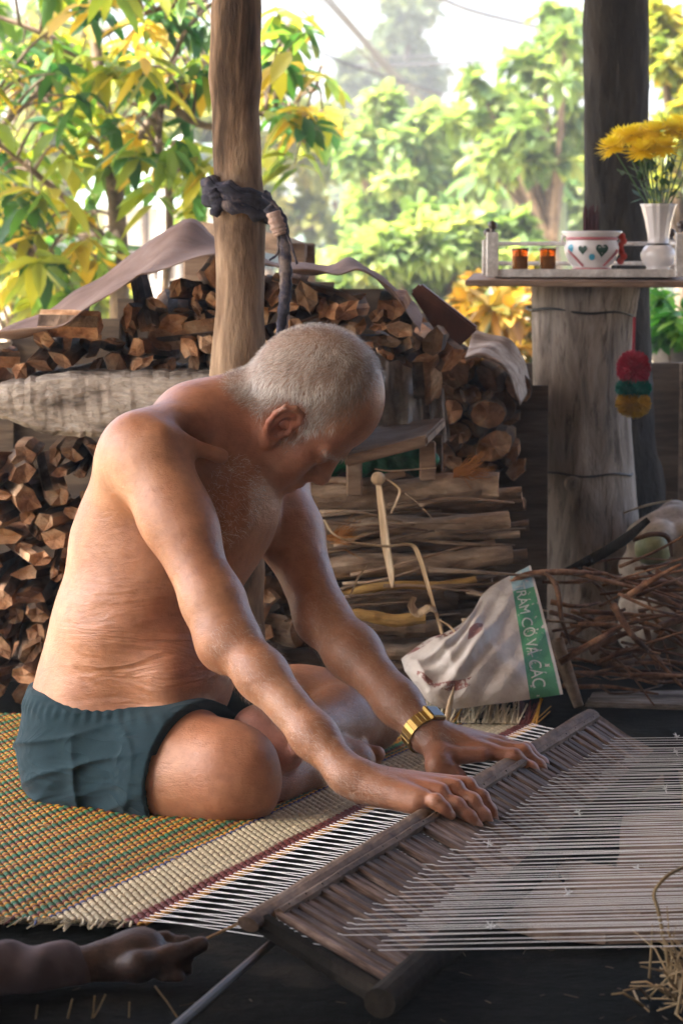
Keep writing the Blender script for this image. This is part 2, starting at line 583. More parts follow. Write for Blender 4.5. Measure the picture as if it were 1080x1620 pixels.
# ================================================================ the weaver
LAT = unit((0.36, 0.93, 0))            # his left, away from the camera
FWD = unit((0.93, -0.36, 0))           # the way he faces
def axes(up, lat=LAT):
    up = unit(up); f = unit(np.cross(lat, up)); l = np.cross(up, f)
    return np.stack([l, up, f], 1)     # columns lateral, along, front
body = SDF()
pelvis = P(172, 1190, 4.22)
waist = P(196, 1085, 4.19)
mid = P(222, 985, 4.18)
rib = P(266, 855, 4.18)
upper = P(308, 752, 4.19)
neck0 = P(340, 680, 4.20)
shR = P(232, 722, 4.03)
shL = P(424, 752, 4.36)
elR, wrR = P(363, 1008, 3.87), P(552, 1229, 3.68)
elL, wrL = P(510, 978, 4.21), P(672, 1160, 4.02)
hipR, hipL = P(166, 1212, 4.13), P(225, 1178, 4.36)
knR = P(356, 1229, 3.99)
anR = P(525, 1205, 4.25)
knL = P(575, 1128, 4.50)
anL = P(452, 1176, 4.16)
# trunk
body.ell(pelvis, axes((0.1, 0, 1)), (0.165, 0.10, 0.125), 0.05)
body.ell(waist + V(0, 0, -0.01), axes(mid - pelvis), (0.150, 0.11, 0.126), 0.06)
body.ell(mid, axes(rib - waist), (0.152, 0.12, 0.122), 0.06)
body.ell(rib, axes(upper - mid), (0.146, 0.15, 0.116), 0.06)
body.ell(upper, axes(neck0 - rib), (0.118, 0.085, 0.092), 0.05)
body.ell(P(300, 1075, 4.12), axes((0, 0, 1)), (0.10, 0.07, 0.045), 0.06)        # belly
# shoulder girdle
body.cone(shR + V(-0.004, 0.01, 0.006), P(310, 676, 4.13), 0.058, 0.050, 0.05)
body.cone(shL, P(350, 705, 4.26), 0.058, 0.050, 0.05)
body.cone(P(312, 668, 4.17), P(405, 640, 4.18), 0.056, 0.056, 0.05)              # nape
body.cone(P(345, 690, 4.17), P(425, 680, 4.17), 0.050, 0.046, 0.04)              # throat
body.cone(P(212, 742, 4.08), P(185, 850, 4.14), 0.048, 0.052, 0.06)              # shoulder blade
body.ell(P(375, 815, 4.17), axes(neck0 - rib), (0.10, 0.085, 0.05), 0.05)        # chest
# hollow above the collar bone, groove between arm and chest
body.ell(P(308, 712, 3.985), np.eye(3), (0.047, 0.100, 0.050), 0.03, cut=True)
body.ell(P(352, 800, 3.985), np.eye(3), (0.030, 0.098, 0.085), 0.03, cut=True)
body.cone(P(258, 690, 3.995), P(350, 722, 4.06), 0.012, 0.010, 0.025)              # collar bone
# near arm
body.chain([shR, shR + (elR - shR) * 0.35, elR + (shR - elR) * 0.18, elR], [0.053, 0.0450, 0.039, 0.0365], 0.03)
body.cone(shR + V(0.01, -0.02, -0.01), shR + (elR - shR) * 0.45 + V(0.012, -0.008, 0.008), 0.034, 0.028, 0.04)
body.chain([elR, elR + (wrR - elR) * 0.28, elR + (wrR - elR) * 0.72, wrR], [0.0355, 0.0320, 0.0270, 0.0240], 0.025)
body.ell(elR + V(-0.012, 0.0, -0.012), np.eye(3), (0.022, 0.024, 0.026), 0.04)
# far arm
body.chain([shL, shL + (elL - shL) * 0.4, elL], [0.052, 0.045, 0.037], 0.035)
body.chain([elL, elL + (wrL - elL) * 0.3, elL + (wrL - elL) * 0.75, wrL], [0.0355, 0.037, 0.0285, 0.025], 0.03)
# near leg
body.chain([hipR, knR + (hipR - knR) * 0.3, knR], [0.086, 0.074, 0.067], 0.05)
body.ell(knR + V(0.010, 0.0, 0.010), np.eye(3), (0.056, 0.058, 0.060), 0.04)
body.chain([knR + V(0.02, 0.05, -0.02), knR + (anR - knR) * 0.4 + V(0, 0.02, -0.015), anR], [0.043, 0.042, 0.031], 0.018)
body.ell(knR + V(0.040, -0.022, 0.018), np.eye(3), (0.026, 0.034, 0.034), 0.03)
body.ell(knR + V(0.018, -0.01, -0.02), np.eye(3), (0.052, 0.056, 0.045), 0.03)
# far leg
body.chain([hipL, knL + (hipL - knL) * 0.3, knL], [0.095, 0.080, 0.064], 0.05)
legL = SDF()
legL.chain([knL, knL + (anL - knL) * 0.35, anL], [0.060, 0.051, 0.033], 0.04)
body.sub(legL, 0.02)
# feet
footR = SDF()
toeR = P(588, 1200, 4.33)
footR.chain([anR, anR + V(0.03, 0.02, -0.006), toeR + V(-0.02, 0, 0)], [0.034, 0.032, 0.022], 0.02)
footR.ell(anR + V(-0.02, 0.03, -0.005), np.eye(3), (0.032, 0.032, 0.03), 0.02)
for i, (dx, dz, r) in enumerate(((0.020, 0.012, 0.0125), (0.018, -0.006, 0.0085), (0.012, -0.014, 0.008), (0.004, -0.02, 0.0075))):
    b_ = toeR + V(-0.012, 0.006 * i, dz)
    footR.cone(b_, b_ + V(dx, -0.006, -0.004), r * 0.9, r, 0.008)
body.sub(footR, 0.015)
footL = SDF()
heelL, ballL = P(400, 1152, 4.085), P(452, 1190, 4.075)
footL.chain([anL, heelL + V(0.01, 0.03, 0)], [0.033, 0.031], 0.03)
footL.cone(heelL, ballL, 0.030, 0.027, 0.02)
footL.cone(anL, ballL + V(-0.01, 0.02, 0), 0.032, 0.026, 0.02)
for i, (px, py, r) in enumerate(((470, 1186, 0.0125), (458, 1199, 0.009), (446, 1205, 0.0085), (436, 1208, 0.008))):
    footL.cone(ballL, P(px, py, 4.055 + 0.004 * i), r, r, 0.006)
body.sub(footL, 0.012)
# ---- hands
def finger(s, pts, r0, r1, k=0.006):
    rs = np.linspace(r0, r1, len(pts))
    for i in range(len(pts) - 1):
        s.cone(pts[i], pts[i + 1], rs[i] * 1.03, rs[i + 1], k)
    for p, r in list(zip(pts, rs))[1:-1]:
        s.ell(p, np.eye(3), (r * 1.10,) * 3, 0.005)
handR = SDF()
mcR = [P(668, 1262, 3.615), P(696, 1253, 3.635), P(720, 1246, 3.655), P(740, 1243, 3.680)]       # little, ring, middle, index
handR.ell(wrR + V(0.01, 0, 0), basis(mcR[2] - wrR), (0.034, 0.027, 0.021), 0.02)
for m_ in mcR: handR.cone(wrR + (m_ - wrR) * 0.15, m_, 0.0170, 0.0120, 0.010)
handR.cone(wrR + V(0.02, -0.018, -0.014), mcR[0] + V(-0.01, -0.002, -0.008), 0.019, 0.0135, 0.016)     # heel of the hand
fR = [[P(689, 1268, 3.60), P(701, 1279, 3.597), P(713, 1290, 3.597)],
      [P(722, 1275, 3.625), P(741, 1293, 3.62), P(755, 1307, 3.62)],
      [P(746, 1268, 3.645), P(763, 1290, 3.64), P(775, 1309, 3.64)],
      [P(760, 1262, 3.675), P(773, 1282, 3.67), P(781, 1299, 3.67)]]
for i, (m_, q) in enumerate(zip(mcR, fR)):
    f_ = SDF(); finger(f_, [m_ + (wrR - m_) * 0.08] + q, (0.0098, 0.0110, 0.0115, 0.0110)[i], (0.0066, 0.0076, 0.0078, 0.0074)[i])
    handR.sub(f_, 0.0045)
th = SDF(); finger(th, [wrR + V(0.03, 0.02, -0.005), P(672, 1252, 3.72), P(700, 1262, 3.73), P(720, 1272, 3.73)], 0.016, 0.0085); handR.sub(th, 0.01)
body.sub(handR, 0.02)
handL = SDF()
mcL = [P(772, 1190, 3.985), P(782, 1182, 4.005), P(790, 1177, 4.03), P(792, 1177, 4.052)]     # index, middle, ring, little
handL.ell(wrL + V(0.012, 0, -0.004), basis(mcL[1] - wrL), (0.034, 0.028, 0.021), 0.02)
for m_ in mcL: handL.cone(wrL + (m_ - wrL) * 0.2, m_, 0.0175, 0.0125, 0.010)
fL = [[P(812, 1197, 3.98), P(838, 1216, 3.98), P(858, 1235, 3.985)],
      [P(826, 1189, 4.0), P(851, 1212, 4.0), P(866, 1234, 4.005)],
      [P(832, 1187, 4.03), P(856, 1208, 4.03), P(870, 1228, 4.03)],
      [P(826, 1187, 4.055), P(845, 1204, 4.06), P(858, 1220, 4.06)]]
for i, (m_, q) in enumerate(zip(mcL, fL)):
    f_ = SDF(); finger(f_, [m_ + (wrL - m_) * 0.08] + q, (0.0118, 0.0118, 0.0112, 0.0098)[i], (0.0078, 0.0078, 0.0074, 0.0066)[i])
    handL.sub(f_, 0.0045)
th = SDF(); finger(th, [wrL + V(0.012, -0.008, -0.008), P(694, 1212, 3.955), P(718, 1230, 3.95), P(738, 1243, 3.95)], 0.020, 0.0095, 0.012); handL.sub(th, 0.014)
handL.cone(P(700, 1195, 3.975), P(762, 1196, 3.97), 0.016, 0.009, 0.012)                 # web of the thumb
body.sub(handL, 0.02)
# ---- head, in its own frame (x forward, y his left, z up)
_f, _l = unit((0.59, 0.06, -0.80)), unit((0.27, 0.93, 0.13))
_l = unit(_l - _f * (_l @ _f))
HR = np.stack([_f, _l, np.cross(_f, _l)], 1)
HS = 1.0
HO = P(447, 672, 4.10) - HR @ (V(0.008, -0.079, -0.005) * HS)
def H(x, y, z): return HO + HR @ (V(x, y, z) * HS)
def hell(s, c, r, k=0.015, rot=None, cut=False):
    R = HR if rot is None else HR @ np.array(rot)
    s.ell(H(*c), R, np.array(r) * HS, k, cut)
def hcone(s, a, b, ra, rb, k=0.012, cut=False): s.cone(H(*a), H(*b), ra * HS, rb * HS, k, cut)
head = SDF()
hell(head, (0.004, 0, 0.050), (0.093, 0.075, 0.089))
hell(head, (-0.028, 0, 0.022), (0.060, 0.066, 0.068), 0.03)
hell(head, (0.048, 0, 0.045), (0.047, 0.060, 0.058), 0.03)
hell(head, (0.040, 0, -0.030), (0.050, 0.057, 0.072), 0.03)
for s_ in (-1, 1):
    hcone(head, (-0.002, s_ * 0.052, -0.050), (0.024, s_ * 0.046, -0.098), 0.018, 0.018, 0.03)
    hcone(head, (0.024, s_ * 0.046, -0.098), (0.074, s_ * 0.012, -0.124), 0.018, 0.015, 0.03)
    hell(head, (0.060, s_ * 0.044, -0.026), (0.026, 0.021, 0.019), 0.02)             # cheek bone
    hell(head, (0.058, s_ * 0.036, -0.058), (0.030, 0.020, 0.026), 0.02)             # cheek
    hell(head, (0.106, s_ * 0.036, -0.004), (0.019, 0.016, 0.0120), 0.012, cut=True)  # eye socket
    hell(head, (0.0765, s_ * 0.0325, -0.004), (0.0145, 0.0145, 0.0135), 0.004)       # eyeball under the lid
    hcone(head, (0.086, s_ * 0.046, -0.0065), (0.0925, s_ * 0.022, -0.0075), 0.0032, 0.0032, 0.004)  # lid edge
    hcone(head, (0.078, s_ * 0.05, 0.016), (0.096, s_ * 0.014, 0.017), 0.010, 0.011, 0.012)  # brow ridge
    hell(head, (0.020, s_ * 0.082, 0.012), (0.035, 0.014, 0.03), 0.02, cut=True)        # temple
    hell(head, (0.099, s_ * 0.0135, -0.040), (0.0115, 0.009, 0.0095), 0.006)         # nostril wing
    hcone(head, (0.094, s_ * 0.021, -0.036), (0.084, s_ * 0.034, -0.072), 0.002, 0.002, 0.008, cut=True)  # fold
hcone(head, (0.090, 0, 0.010), (0.110, 0, -0.032), 0.0125, 0.0125, 0.012)
hell(head, (0.111, 0, -0.036), (0.0125, 0.0120, 0.011), 0.008)
hell(head, (0.088, 0, -0.064), (0.016, 0.028, 0.022), 0.015)
hell(head, (0.099, 0, -0.0655), (0.008, 0.022, 0.0055), 0.006)
hell(head, (0.097, 0, -0.0785), (0.008, 0.020, 0.0060), 0.006)
hcone(head, (0.106, -0.02, -0.072), (0.106, 0.02, -0.072), 0.0018, 0.0018, 0.004, cut=True)
hell(head, (0.080, 0, -0.124), (0.020, 0.023, 0.018), 0.015)
hell(head, (0.045, 0, -0.075), (0.045, 0.050, 0.050), 0.03)
# ears
for s_ in (-1, 1):
    ear = SDF()
    rot = np.array(Matrix.Rotation(s_ * math.radians(-24), 3, 'Z') @ Matrix.Rotation(math.radians(-14), 3, 'Y'))
    def E(x, z, y=0.0): return tuple(V(0.008, s_ * 0.079, -0.005) + rot @ V(x * 1.1, s_ * y, z * 1.1))
    hell(ear, E(-0.002, 0.0), (0.019, 0.0065, 0.031), 0.004, rot)
    hell(ear, E(0.001, -0.002, 0.008), (0.0125, 0.011, 0.021), 0.004, rot, cut=True)
    hell(ear, E(0.004, -0.001, -0.002), (0.007, 0.012, 0.008), 0.004, rot, cut=True)
    rim = [E(0.012, 0.006, 0.0), E(0.016, 0.018, 0.002), E(0.010, 0.029, 0.003), E(-0.003, 0.033, 0.004), E(-0.015, 0.026, 0.004), E(-0.020, 0.012, 0.004), E(-0.019, -0.004, 0.004), E(-0.013, -0.018, 0.003), E(-0.004, -0.028, 0.002)]
    for i in range(len(rim) - 1): hcone(ear, rim[i], rim[i + 1], 0.0042, 0.0042, 0.004)
    hcone(ear, E(-0.010, 0.016, 0.0015), E(-0.011, -0.008, 0.0025), 0.0035, 0.0035, 0.004)
    hell(ear, E(0.002, -0.028, 0.0), (0.009, 0.0055, 0.010), 0.006, rot)
    hell(ear, E(0.014, -0.004, 0.002), (0.004, 0.004, 0.006), 0.004, rot)
    head.sub(ear, 0.006)
body.sub(head, 0.018)
# ---- surface detail laid on the first coarse skin: ribs, skin folds, veins, tendons
def to_px(v):
    d = v - np.array((0, 0, CAM_H)); depth = d[:, 1] * _c - d[:, 2] * _s
    return 540 + F_PX * d[:, 0] / depth, 810 - F_PX * (d[:, 1] * _s + d[:, 2] * _c) / depth
RES = 0.0026
bv, bf = sdf_arrays(body, RES, floor=0.004)
bv = relax(bv, bf, 2)
bn = vnormals(bv, bf)
# masks in head space
hl = ((bv - HO) @ HR) / HS
inhead = (np.linalg.norm((hl - V(0, 0, 0.02)) / V(0.16, 0.10, 0.16), axis=1) < 1) & (hl[:, 2] > -0.12)
def sstep(a, b, x): t = np.clip((x - a) / (b - a), 0, 1); return t * t * (3 - 2 * t)
# hair line: behind a curve from temple over the crown, above a line to the nape
hx, hy, hz = hl.T
side = sstep(0.022, -0.022, hx - (0.040 + 0.16 * np.clip(hz - 0.02, -0.06, 0.05) - 0.35 * np.clip(hz - 0.09, 0, 0.05)))
low = sstep(-0.010, 0.008, hz - np.where(hx > 0.006, -0.030, -0.040 + 0.30 * (hx + 0.06)))
wob = 0.006 * np.sin(hz * 190 + hy * 60) + 0.004 * np.sin(hz * 410)
side = side * sstep(0.012, -0.012, hx - 0.075 + wob)
scalp = side * low * inhead * (np.abs(hx) < 0.14) 
scalp *= 1 - np.exp(-(((hx - 0.004) / 0.027) ** 2 + ((hz + 0.004) / 0.044) ** 2) ** 4) * (np.abs(hy) > 0.045)
def near(p, r): return np.exp(-(np.linalg.norm(bv - p, axis=1) / r) ** 2)
flush = 0.9 * near(P(446, 672, 4.08), 0.035) + 0.7 * near(P(490, 720, 4.1), 0.06) + 0.55 * near(P(700, 1262, 3.64), 0.08) + 0.6 * near(P(760, 1200, 3.99), 0.08) + 0.5 * near(knR, 0.08) + 0.35 * near(P(350, 640, 4.1), 0.10) + 0.35 * near(P(330, 830, 3.96), 0.07) + 0.4 * near(P(300, 1000, 4.05), 0.08)
pink = near(heelL, 0.05) + near(ballL, 0.05) + near(P(470, 1190, 4.05), 0.03)
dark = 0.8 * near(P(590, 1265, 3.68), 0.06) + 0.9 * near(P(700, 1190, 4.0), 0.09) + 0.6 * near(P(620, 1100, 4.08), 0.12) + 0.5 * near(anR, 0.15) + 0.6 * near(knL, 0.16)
slack = np.clip(near(P(255, 985, 4.05), 0.10) + 0.8 * near(P(200, 1040, 4.05), 0.08) + 0.7 * near(P(310, 1050, 4.05), 0.06) + 0.5 * near(elR, 0.035) + 0.6 * near(P(505, 735, 4.12), 0.045) + 0.35 * near(P(440, 740, 4.1), 0.04) + 0.5 * near(P(600, 1245, 3.66), 0.05) + 0.5 * near(P(730, 1190, 3.98), 0.05), 0, 1)
nail = np.zeros(len(bv))
for q_, r_ in list(zip(fR, (0.0066, 0.0076, 0.0078, 0.0074))) + list(zip(fL, (0.0078, 0.0078, 0.0074, 0.0066))):
    d_ = unit(q_[-1] - q_[-2]); n_ = V(0.15, -0.45, 0.9); n_ = unit(n_ - d_ * (n_ @ d_))
    rel = bv - (q_[-1] + n_ * r_ * 0.8 - d_ * r_ * 0.05)
    u_ = (rel @ d_) / (r_ * 0.85); w_ = (rel @ np.cross(d_, n_)) / (r_ * 0.72); h_ = (rel @ n_) / (r_ * 0.6)
    nail += (u_ ** 4 + w_ ** 4 + h_ ** 2 < 1)
t = NT('weathered_skin')
co = t.coord((1, 1, 1))
big = t.noise(co, 9, 6, 0.6, 0.4); med = t.noise(co, 60, 6, 0.65); fine = t.noise(co, 420, 4, 0.6)
c = t.ramp(big, [(0.32, (0.34, 0.145, 0.072)), (0.5, (0.45, 0.212, 0.110)), (0.66, (0.53, 0.28, 0.162))])
spots = t.ramp(t.noise(co, 130, 3, 0.5), [(0.66, (1, 1, 1)), (0.76, (0.72, 0.60, 0.54))])
c = t.mix(0.7, c, spots, 'MULTIPLY')
c = t.mix(t.math('MULTIPLY', t.math('MULTIPLY_ADD', t.noise(co, 5.5, 5, 0.65, 0.5), 3.0, -1.25), 0.38), c, (0.33, 0.110, 0.052))
c = t.mix(t.math('MULTIPLY', t.attr('flush').outputs['Fac'], 0.75), c, (0.44, 0.145, 0.085))
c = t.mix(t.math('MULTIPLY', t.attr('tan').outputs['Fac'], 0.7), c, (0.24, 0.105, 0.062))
c = t.mix(t.attr('pink').outputs['Fac'], c, (0.62, 0.31, 0.25))
c = t.mix(t.math('MULTIPLY', t.attr('scalp').outputs['Fac'], 0.6), c, (0.36, 0.27, 0.21))
c = t.mix(t.math('MULTIPLY', t.attr('nail').outputs['Fac'], 0.7), c, (0.62, 0.42, 0.33))
c = t.mix(0.5, c, t.ramp(med, [(0.34, (0.70, 0.62, 0.58)), (0.6, (1.1, 1.08, 1.06))]), 'MULTIPLY')
t.set(c, t.math('MULTIPLY_ADD', med, 0.26, 0.26))
t.b.inputs['Subsurface Weight'].default_value = 0.12
t.b.inputs['Subsurface Radius'].default_value = (0.012, 0.005, 0.003)
t.b.inputs['Subsurface Scale'].default_value = 1.0
t.b.inputs['Specular IOR Level'].default_value = 0.6
wr = t.coord((1, 1, 3.2), rot=(0.35, 0.5, 0.2))
folds = t.noise(wr, 34, 5, 0.7, 0.9)
fl = t.noise(t.coord((0.38, 0.5, 1.6), rot=(0, -0.42, 0)), 14, 3, 0.5, 0.9)
fl = t.math('MULTIPLY', t.math('SUBTRACT', 1.0, t.math('ABSOLUTE', t.math('MULTIPLY_ADD', fl, 4.0, -2.0))), t.attr('slack').outputs['Fac'])
b0 = t.bump(fl, 0.42, 0.010)
b1 = t.bump(folds, 0.28, 0.006, b0)
b2 = t.bump(t.math('ADD', med, t.math('MULTIPLY', fine, 0.45)), 0.55, 0.0024, b1)
SKIN = t.m
person = quad_mesh('person', bv, bf, SKIN)
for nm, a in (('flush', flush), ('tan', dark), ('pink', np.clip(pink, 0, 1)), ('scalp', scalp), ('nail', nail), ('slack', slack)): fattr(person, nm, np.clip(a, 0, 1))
tag(person, 'bare-chested old man with cropped grey hair sitting cross-legged, pressing down the loom reed', 'person')
# ---- hair: thousands of short strands, tapered slivers rooted on the skin
def strands(name, roots, nrm, dirs, length, width, mat, parent, curl=0.35, shade=None):
    n = len(roots)
    side_ = np.cross(dirs, nrm); side_ /= np.linalg.norm(side_, axis=1)[:, None] + 1e-9
    L = length[:, None]
    p0 = roots - nrm * 0.001
    p1 = roots + (dirs * 0.55 + nrm * (0.30 + curl * 0.3)) * L * 0.5
    p2 = roots + (dirs * (0.92) + nrm * (0.28 + curl * 0.2)) * L
    w = width[:, None] * side_
    w2 = width[:, None] * np.cross(dirs, side_)
    v = np.stack([p0 - w, p0 + w, p1 - w * 0.8, p1 + w * 0.8, p2, p1 + w2], 1).reshape(-1, 3)
    b = np.arange(n)[:, None] * 6
    f = np.concatenate([b + np.array([[0, 1, 3, 2]]), b + np.array([[2, 3, 4, 4]])], 0)
    me = bpy.data.meshes.new(name)
    quads = (b + np.array([[0, 1, 3, 2]])).tolist(); tris = (b + np.array([[2, 3, 4]])).tolist()
    me.from_pydata(v.tolist(), [], quads + tris)
    me.materials.append(mat)
    o = bpy.data.objects.new(name, me); link(o, parent)
    fattr(o, 'tint', np.repeat(shade if shade is not None else rng.random(n), 6))
    return o
def hair_mat(name, a, b):
    t = NT(name)
    c = t.mix(t.attr('tint').outputs['Fac'], a, b)
    t.set(c, 0.45); t.b.inputs['Specular IOR Level'].default_value = 0.5
    return t.m
GREY_HAIR = hair_mat('grey_hair', (0.20, 0.15, 0.11), (0.92, 0.86, 0.78))
PALE_HAIR = hair_mat('pale_body_hair', (0.42, 0.33, 0.26), (0.80, 0.72, 0.62))
def tangent(d, n):
    d = d - n * (d * n).sum(1)[:, None]; return d / (np.linalg.norm(d, axis=1)[:, None] + 1e-9)
idx = np.where((scalp > 0.10) & (rng.random(len(bv)) < scalp ** 1.3 * 1.15))[0]
idx = np.concatenate([idx, idx])
hr = bv[idx] + rng.normal(0, 0.0012, (len(idx), 3)); hn = bn[idx]
hs = hl[idx]
clump = np.sin(hs[:, 0] * 210 + hs[:, 2] * 120) * np.sin(hs[:, 1] * 190 - hs[:, 2] * 160 + 1) + np.sin(hs[:, 0] * 90 - hs[:, 2] * 70)
sd = np.clip(np.abs(hs[:, 1]) / 0.06, 0, 1) ** 1.5
flow = np.stack([0.75 - 0.35 * sd, 0.25 * np.tanh(hs[:, 1] / 0.03), -0.75 * sd - 0.5 * (hs[:, 0] < -0.04)], 1)
flow += rng.normal(0, 0.34, flow.shape) + 0.25 * np.stack([clump, -clump, 0.6 * clump], 1)
hd = tangent(flow @ HR.T, hn)
crown = np.exp(-(((hs[:, 0] - 0.045) / 0.035) ** 2 + ((hs[:, 2] - 0.10) / 0.05) ** 2))
sh = np.clip(0.56 + rng.normal(0, 0.30, len(idx)) - 0.62 * crown + 0.10 * clump, 0, 1)
strands('hair', hr, hn, hd, 0.006 + 0.007 * rng.random(len(idx)) + 0.006 * np.clip(clump * 0.5 + 0.4, 0, 1) * (np.abs(hs[:, 1]) > 0.04), np.full(len(idx), 0.00020), GREY_HAIR, person, shade=sh)
# brow
bi = np.where(inhead & (hy < 0) & (np.abs(hz - 0.017) < 0.0055) & (hx > 0.072) & (np.abs(hy) > 0.010))[0]
bi = bi[rng.random(len(bi)) < 0.6]
bd = tangent((np.stack([0.35 + 0 * bi, np.sign(hy[bi]) * 0.7, -0.35 + 0 * bi], 1) + rng.normal(0, 0.3, (len(bi), 3))) @ HR.T, bn[bi])
strands('eyebrow', bv[bi], bn[bi], bd, 0.010 + 0.007 * rng.random(len(bi)), np.full(len(bi), 0.00028), PALE_HAIR, person)
# arm, leg and chest hair
def seg_mask(a, b, r):
    ab = b - a; tt = np.clip(((bv - a) @ ab) / (ab @ ab), 0, 1)
    return (np.linalg.norm(bv - a - tt[:, None] * ab, axis=1) < r)
bd_parts = []
for (a, b, r, dens) in ((elR + (wrR - elR) * 0.1, wrR + (mcR[1] - wrR) * 0.2, 0.052, 0.22), (elL, wrL, 0.052, 0.2), (knR + (anR - knR) * 0.4, anR, 0.06, 0.10), (knL, anL, 0.075, 0.10)):
    m = np.where(seg_mask(a, b, r) & (rng.random(len(bv)) < dens))[0]
    bd_parts.append((m, np.repeat(unit(b - a)[None], len(m), 0)))
mi = np.concatenate([p[0] for p in bd_parts]); md = np.concatenate([p[1] for p in bd_parts])
md = tangent(md + rng.normal(0, 0.35, md.shape), bn[mi])
strands('body_hair', bv[mi], bn[mi], md, 0.010 + 0.010 * rng.random(len(mi)), np.full(len(mi), 0.00010), PALE_HAIR, person, curl=0.5)

ch = np.where((near(P(372, 770, 4.10), 0.045) + 0.8 * near(P(352, 830, 4.08), 0.035) > 0.35) & (bn[:, 1] < 0.3) & ~inhead & (rng.random(len(bv)) < 0.26))[0]
cd = tangent(np.array((0.4, 0.0, -0.6)) + rng.normal(0, 0.7, (len(ch), 3)), bn[ch])
strands('chest_hair', bv[ch], bn[ch], cd, 0.006 + 0.009 * rng.random(len(ch)), np.full(len(ch), 0.00018), GREY_HAIR, person, curl=0.9, shade=np.clip(0.85 + rng.normal(0, 0.15, len(ch)), 0, 1))
# ---- shorts
sho = SDF()
sho.ell(pelvis + V(0.0, 0, -0.005), axes((0.1, 0, 1)), (0.165, 0.115, 0.122), 0.05)
sho.ell(waist + V(-0.004, 0, -0.035), axes(mid - pelvis), (0.160, 0.085, 0.137), 0.05)
sho.chain([hipR + V(-0.01, 0, -0.005), knR + (hipR - knR) * 0.35, knR + (hipR - knR) * 0.1], [0.092, 0.090, 0.088], 0.05)
sho.cone(hipR + V(0.0, 0.02, 0.03), P(320, 1205, 4.05), 0.085, 0.078, 0.04)
sho.chain([hipL, knL + (hipL - knL) * 0.35, knL + (hipL - knL) * 0.2], [0.110, 0.100, 0.092], 0.05)
hemc, hemn = P(328, 1195, 4.05), unit((0.75, -0.62, -0.08))
hemcL, hemnL = knL + (hipL - knL) * 0.42, unit(knL - hipL)
wa, wn_ = waist + V(0, 0, 0.004), unit(V(0.0, 0.0, 1))
def shorts_post(F, X, Y, Z):
    x, y, z = X[:, None, None], Y[None, :, None], Z[None, None, :]
    pr = (x - hemc[0]) * hemn[0] + (y - hemc[1]) * hemn[1] + (z - hemc[2]) * hemn[2]
    pl = (x - hemcL[0]) * hemnL[0] + (y - hemcL[1]) * hemnL[1] + (z - hemcL[2]) * hemnL[2]
    pw = (x - wa[0]) * wn_[0] + (y - wa[1]) * wn_[1] + (z - wa[2]) * wn_[2]
    lat = x * LAT[0] + y * LAT[1]; mid_ = (P(225, 1150, 4.2) * LAT).sum()
    hem = np.where(lat < mid_, pr, pl)
    # soft drag folds radiating from hip towards hem, gathers under the waistband
    fade = np.clip((-0.02 - pw) / 0.05, 0, 1) * np.clip(-hem / 0.05, 0.3, 1)
    w_ = 0.9 * np.sin(11 * x + 7 * y - 5 * z) + 0.7 * np.sin(19 * z - 13 * y + 3)
    rdg = lambda q, p: (1 - np.abs(np.sin(q))) ** p
    m1 = 0.5 + 0.5 * np.sin(13 * x + 9 * y - 17 * z + 0.5); m2 = 0.5 + 0.5 * np.sin(-15 * x + 11 * y + 12 * z + 2.2)
    F = F + (0.0030 * np.sin(19 * x + 15 * z + w_) * fade).astype(np.float32)
    F = F - (0.0105 * fade * m1 * rdg(40 * (0.74 * x - 0.66 * z + 0.2 * y) + 0.8 * w_, 2.6)).astype(np.float32)
    F = F - (0.0080 * fade * m2 * rdg(52 * (0.93 * x + 0.18 * z + 0.25 * y) + 1.1 * w_ + 0.7, 2.8)).astype(np.float32)
    F = F - (0.0060 * fade * (1 - m1) * rdg(66 * (0.40 * x - 0.90 * z) + 1.3 * w_ + 2.0, 2.8)).astype(np.float32)
    ga = np.exp(-((pw + 0.024) / 0.010) ** 2)
    F = F + (ga * (-0.001 + 0.0011 * np.sin(np.arctan2(y - waist[1], x - waist[0]) * 62))).astype(np.float32)
    out_ = np.maximum(np.maximum(F, hem), pw).astype(np.float32)
    cav = np.maximum(np.maximum(F + 0.0085, -(hem + 0.03)), pw + 0.07)
    out_ = np.maximum(out_, -cav.astype(np.float32))
    return out_
sv, sf = sdf_arrays(sho, 0.0028, shorts_post, floor=0.003)
sv = relax(sv, sf, 1)
t = NT('slate_cotton')
co = t.coord((1, 1, 1))
c = t.ramp(t.noise(co, 14, 5, 0.6), [(0.3, (0.009, 0.025, 0.034)), (0.7, (0.016, 0.038, 0.049))])
c = t.mix(0.25, c, t.ramp(t.noise(co, 600, 2, 0.5), [(0.3, (0.6, 0.6, 0.6)), (0.7, (1.3, 1.3, 1.3))]), 'MULTIPLY')
t.set(c, 0.9); t.b.inputs['Sheen Weight'].default_value = 0.06; t.b.inputs['Specular IOR Level'].default_value = 0.15
rg = t.noise(t.coord((0.55, 1, 1.9), rot=(0.2, 0.75, 0.1)), 11, 2, 0.45, 0.7)
rg = t.math('SUBTRACT', 1.0, t.math('ABSOLUTE', t.math('MULTIPLY_ADD', rg, 5.0, -2.5)))
rg = t.math('POWER', t.math('MAXIMUM', rg, 0.0), 2.0)
w1 = t.bump(rg, 0.30, 0.010)
t.bump(t.noise(co, 500, 2, 0.5), 0.15, 0.001, w1)
shorts = quad_mesh('shorts', sv, sf, t.m, person)
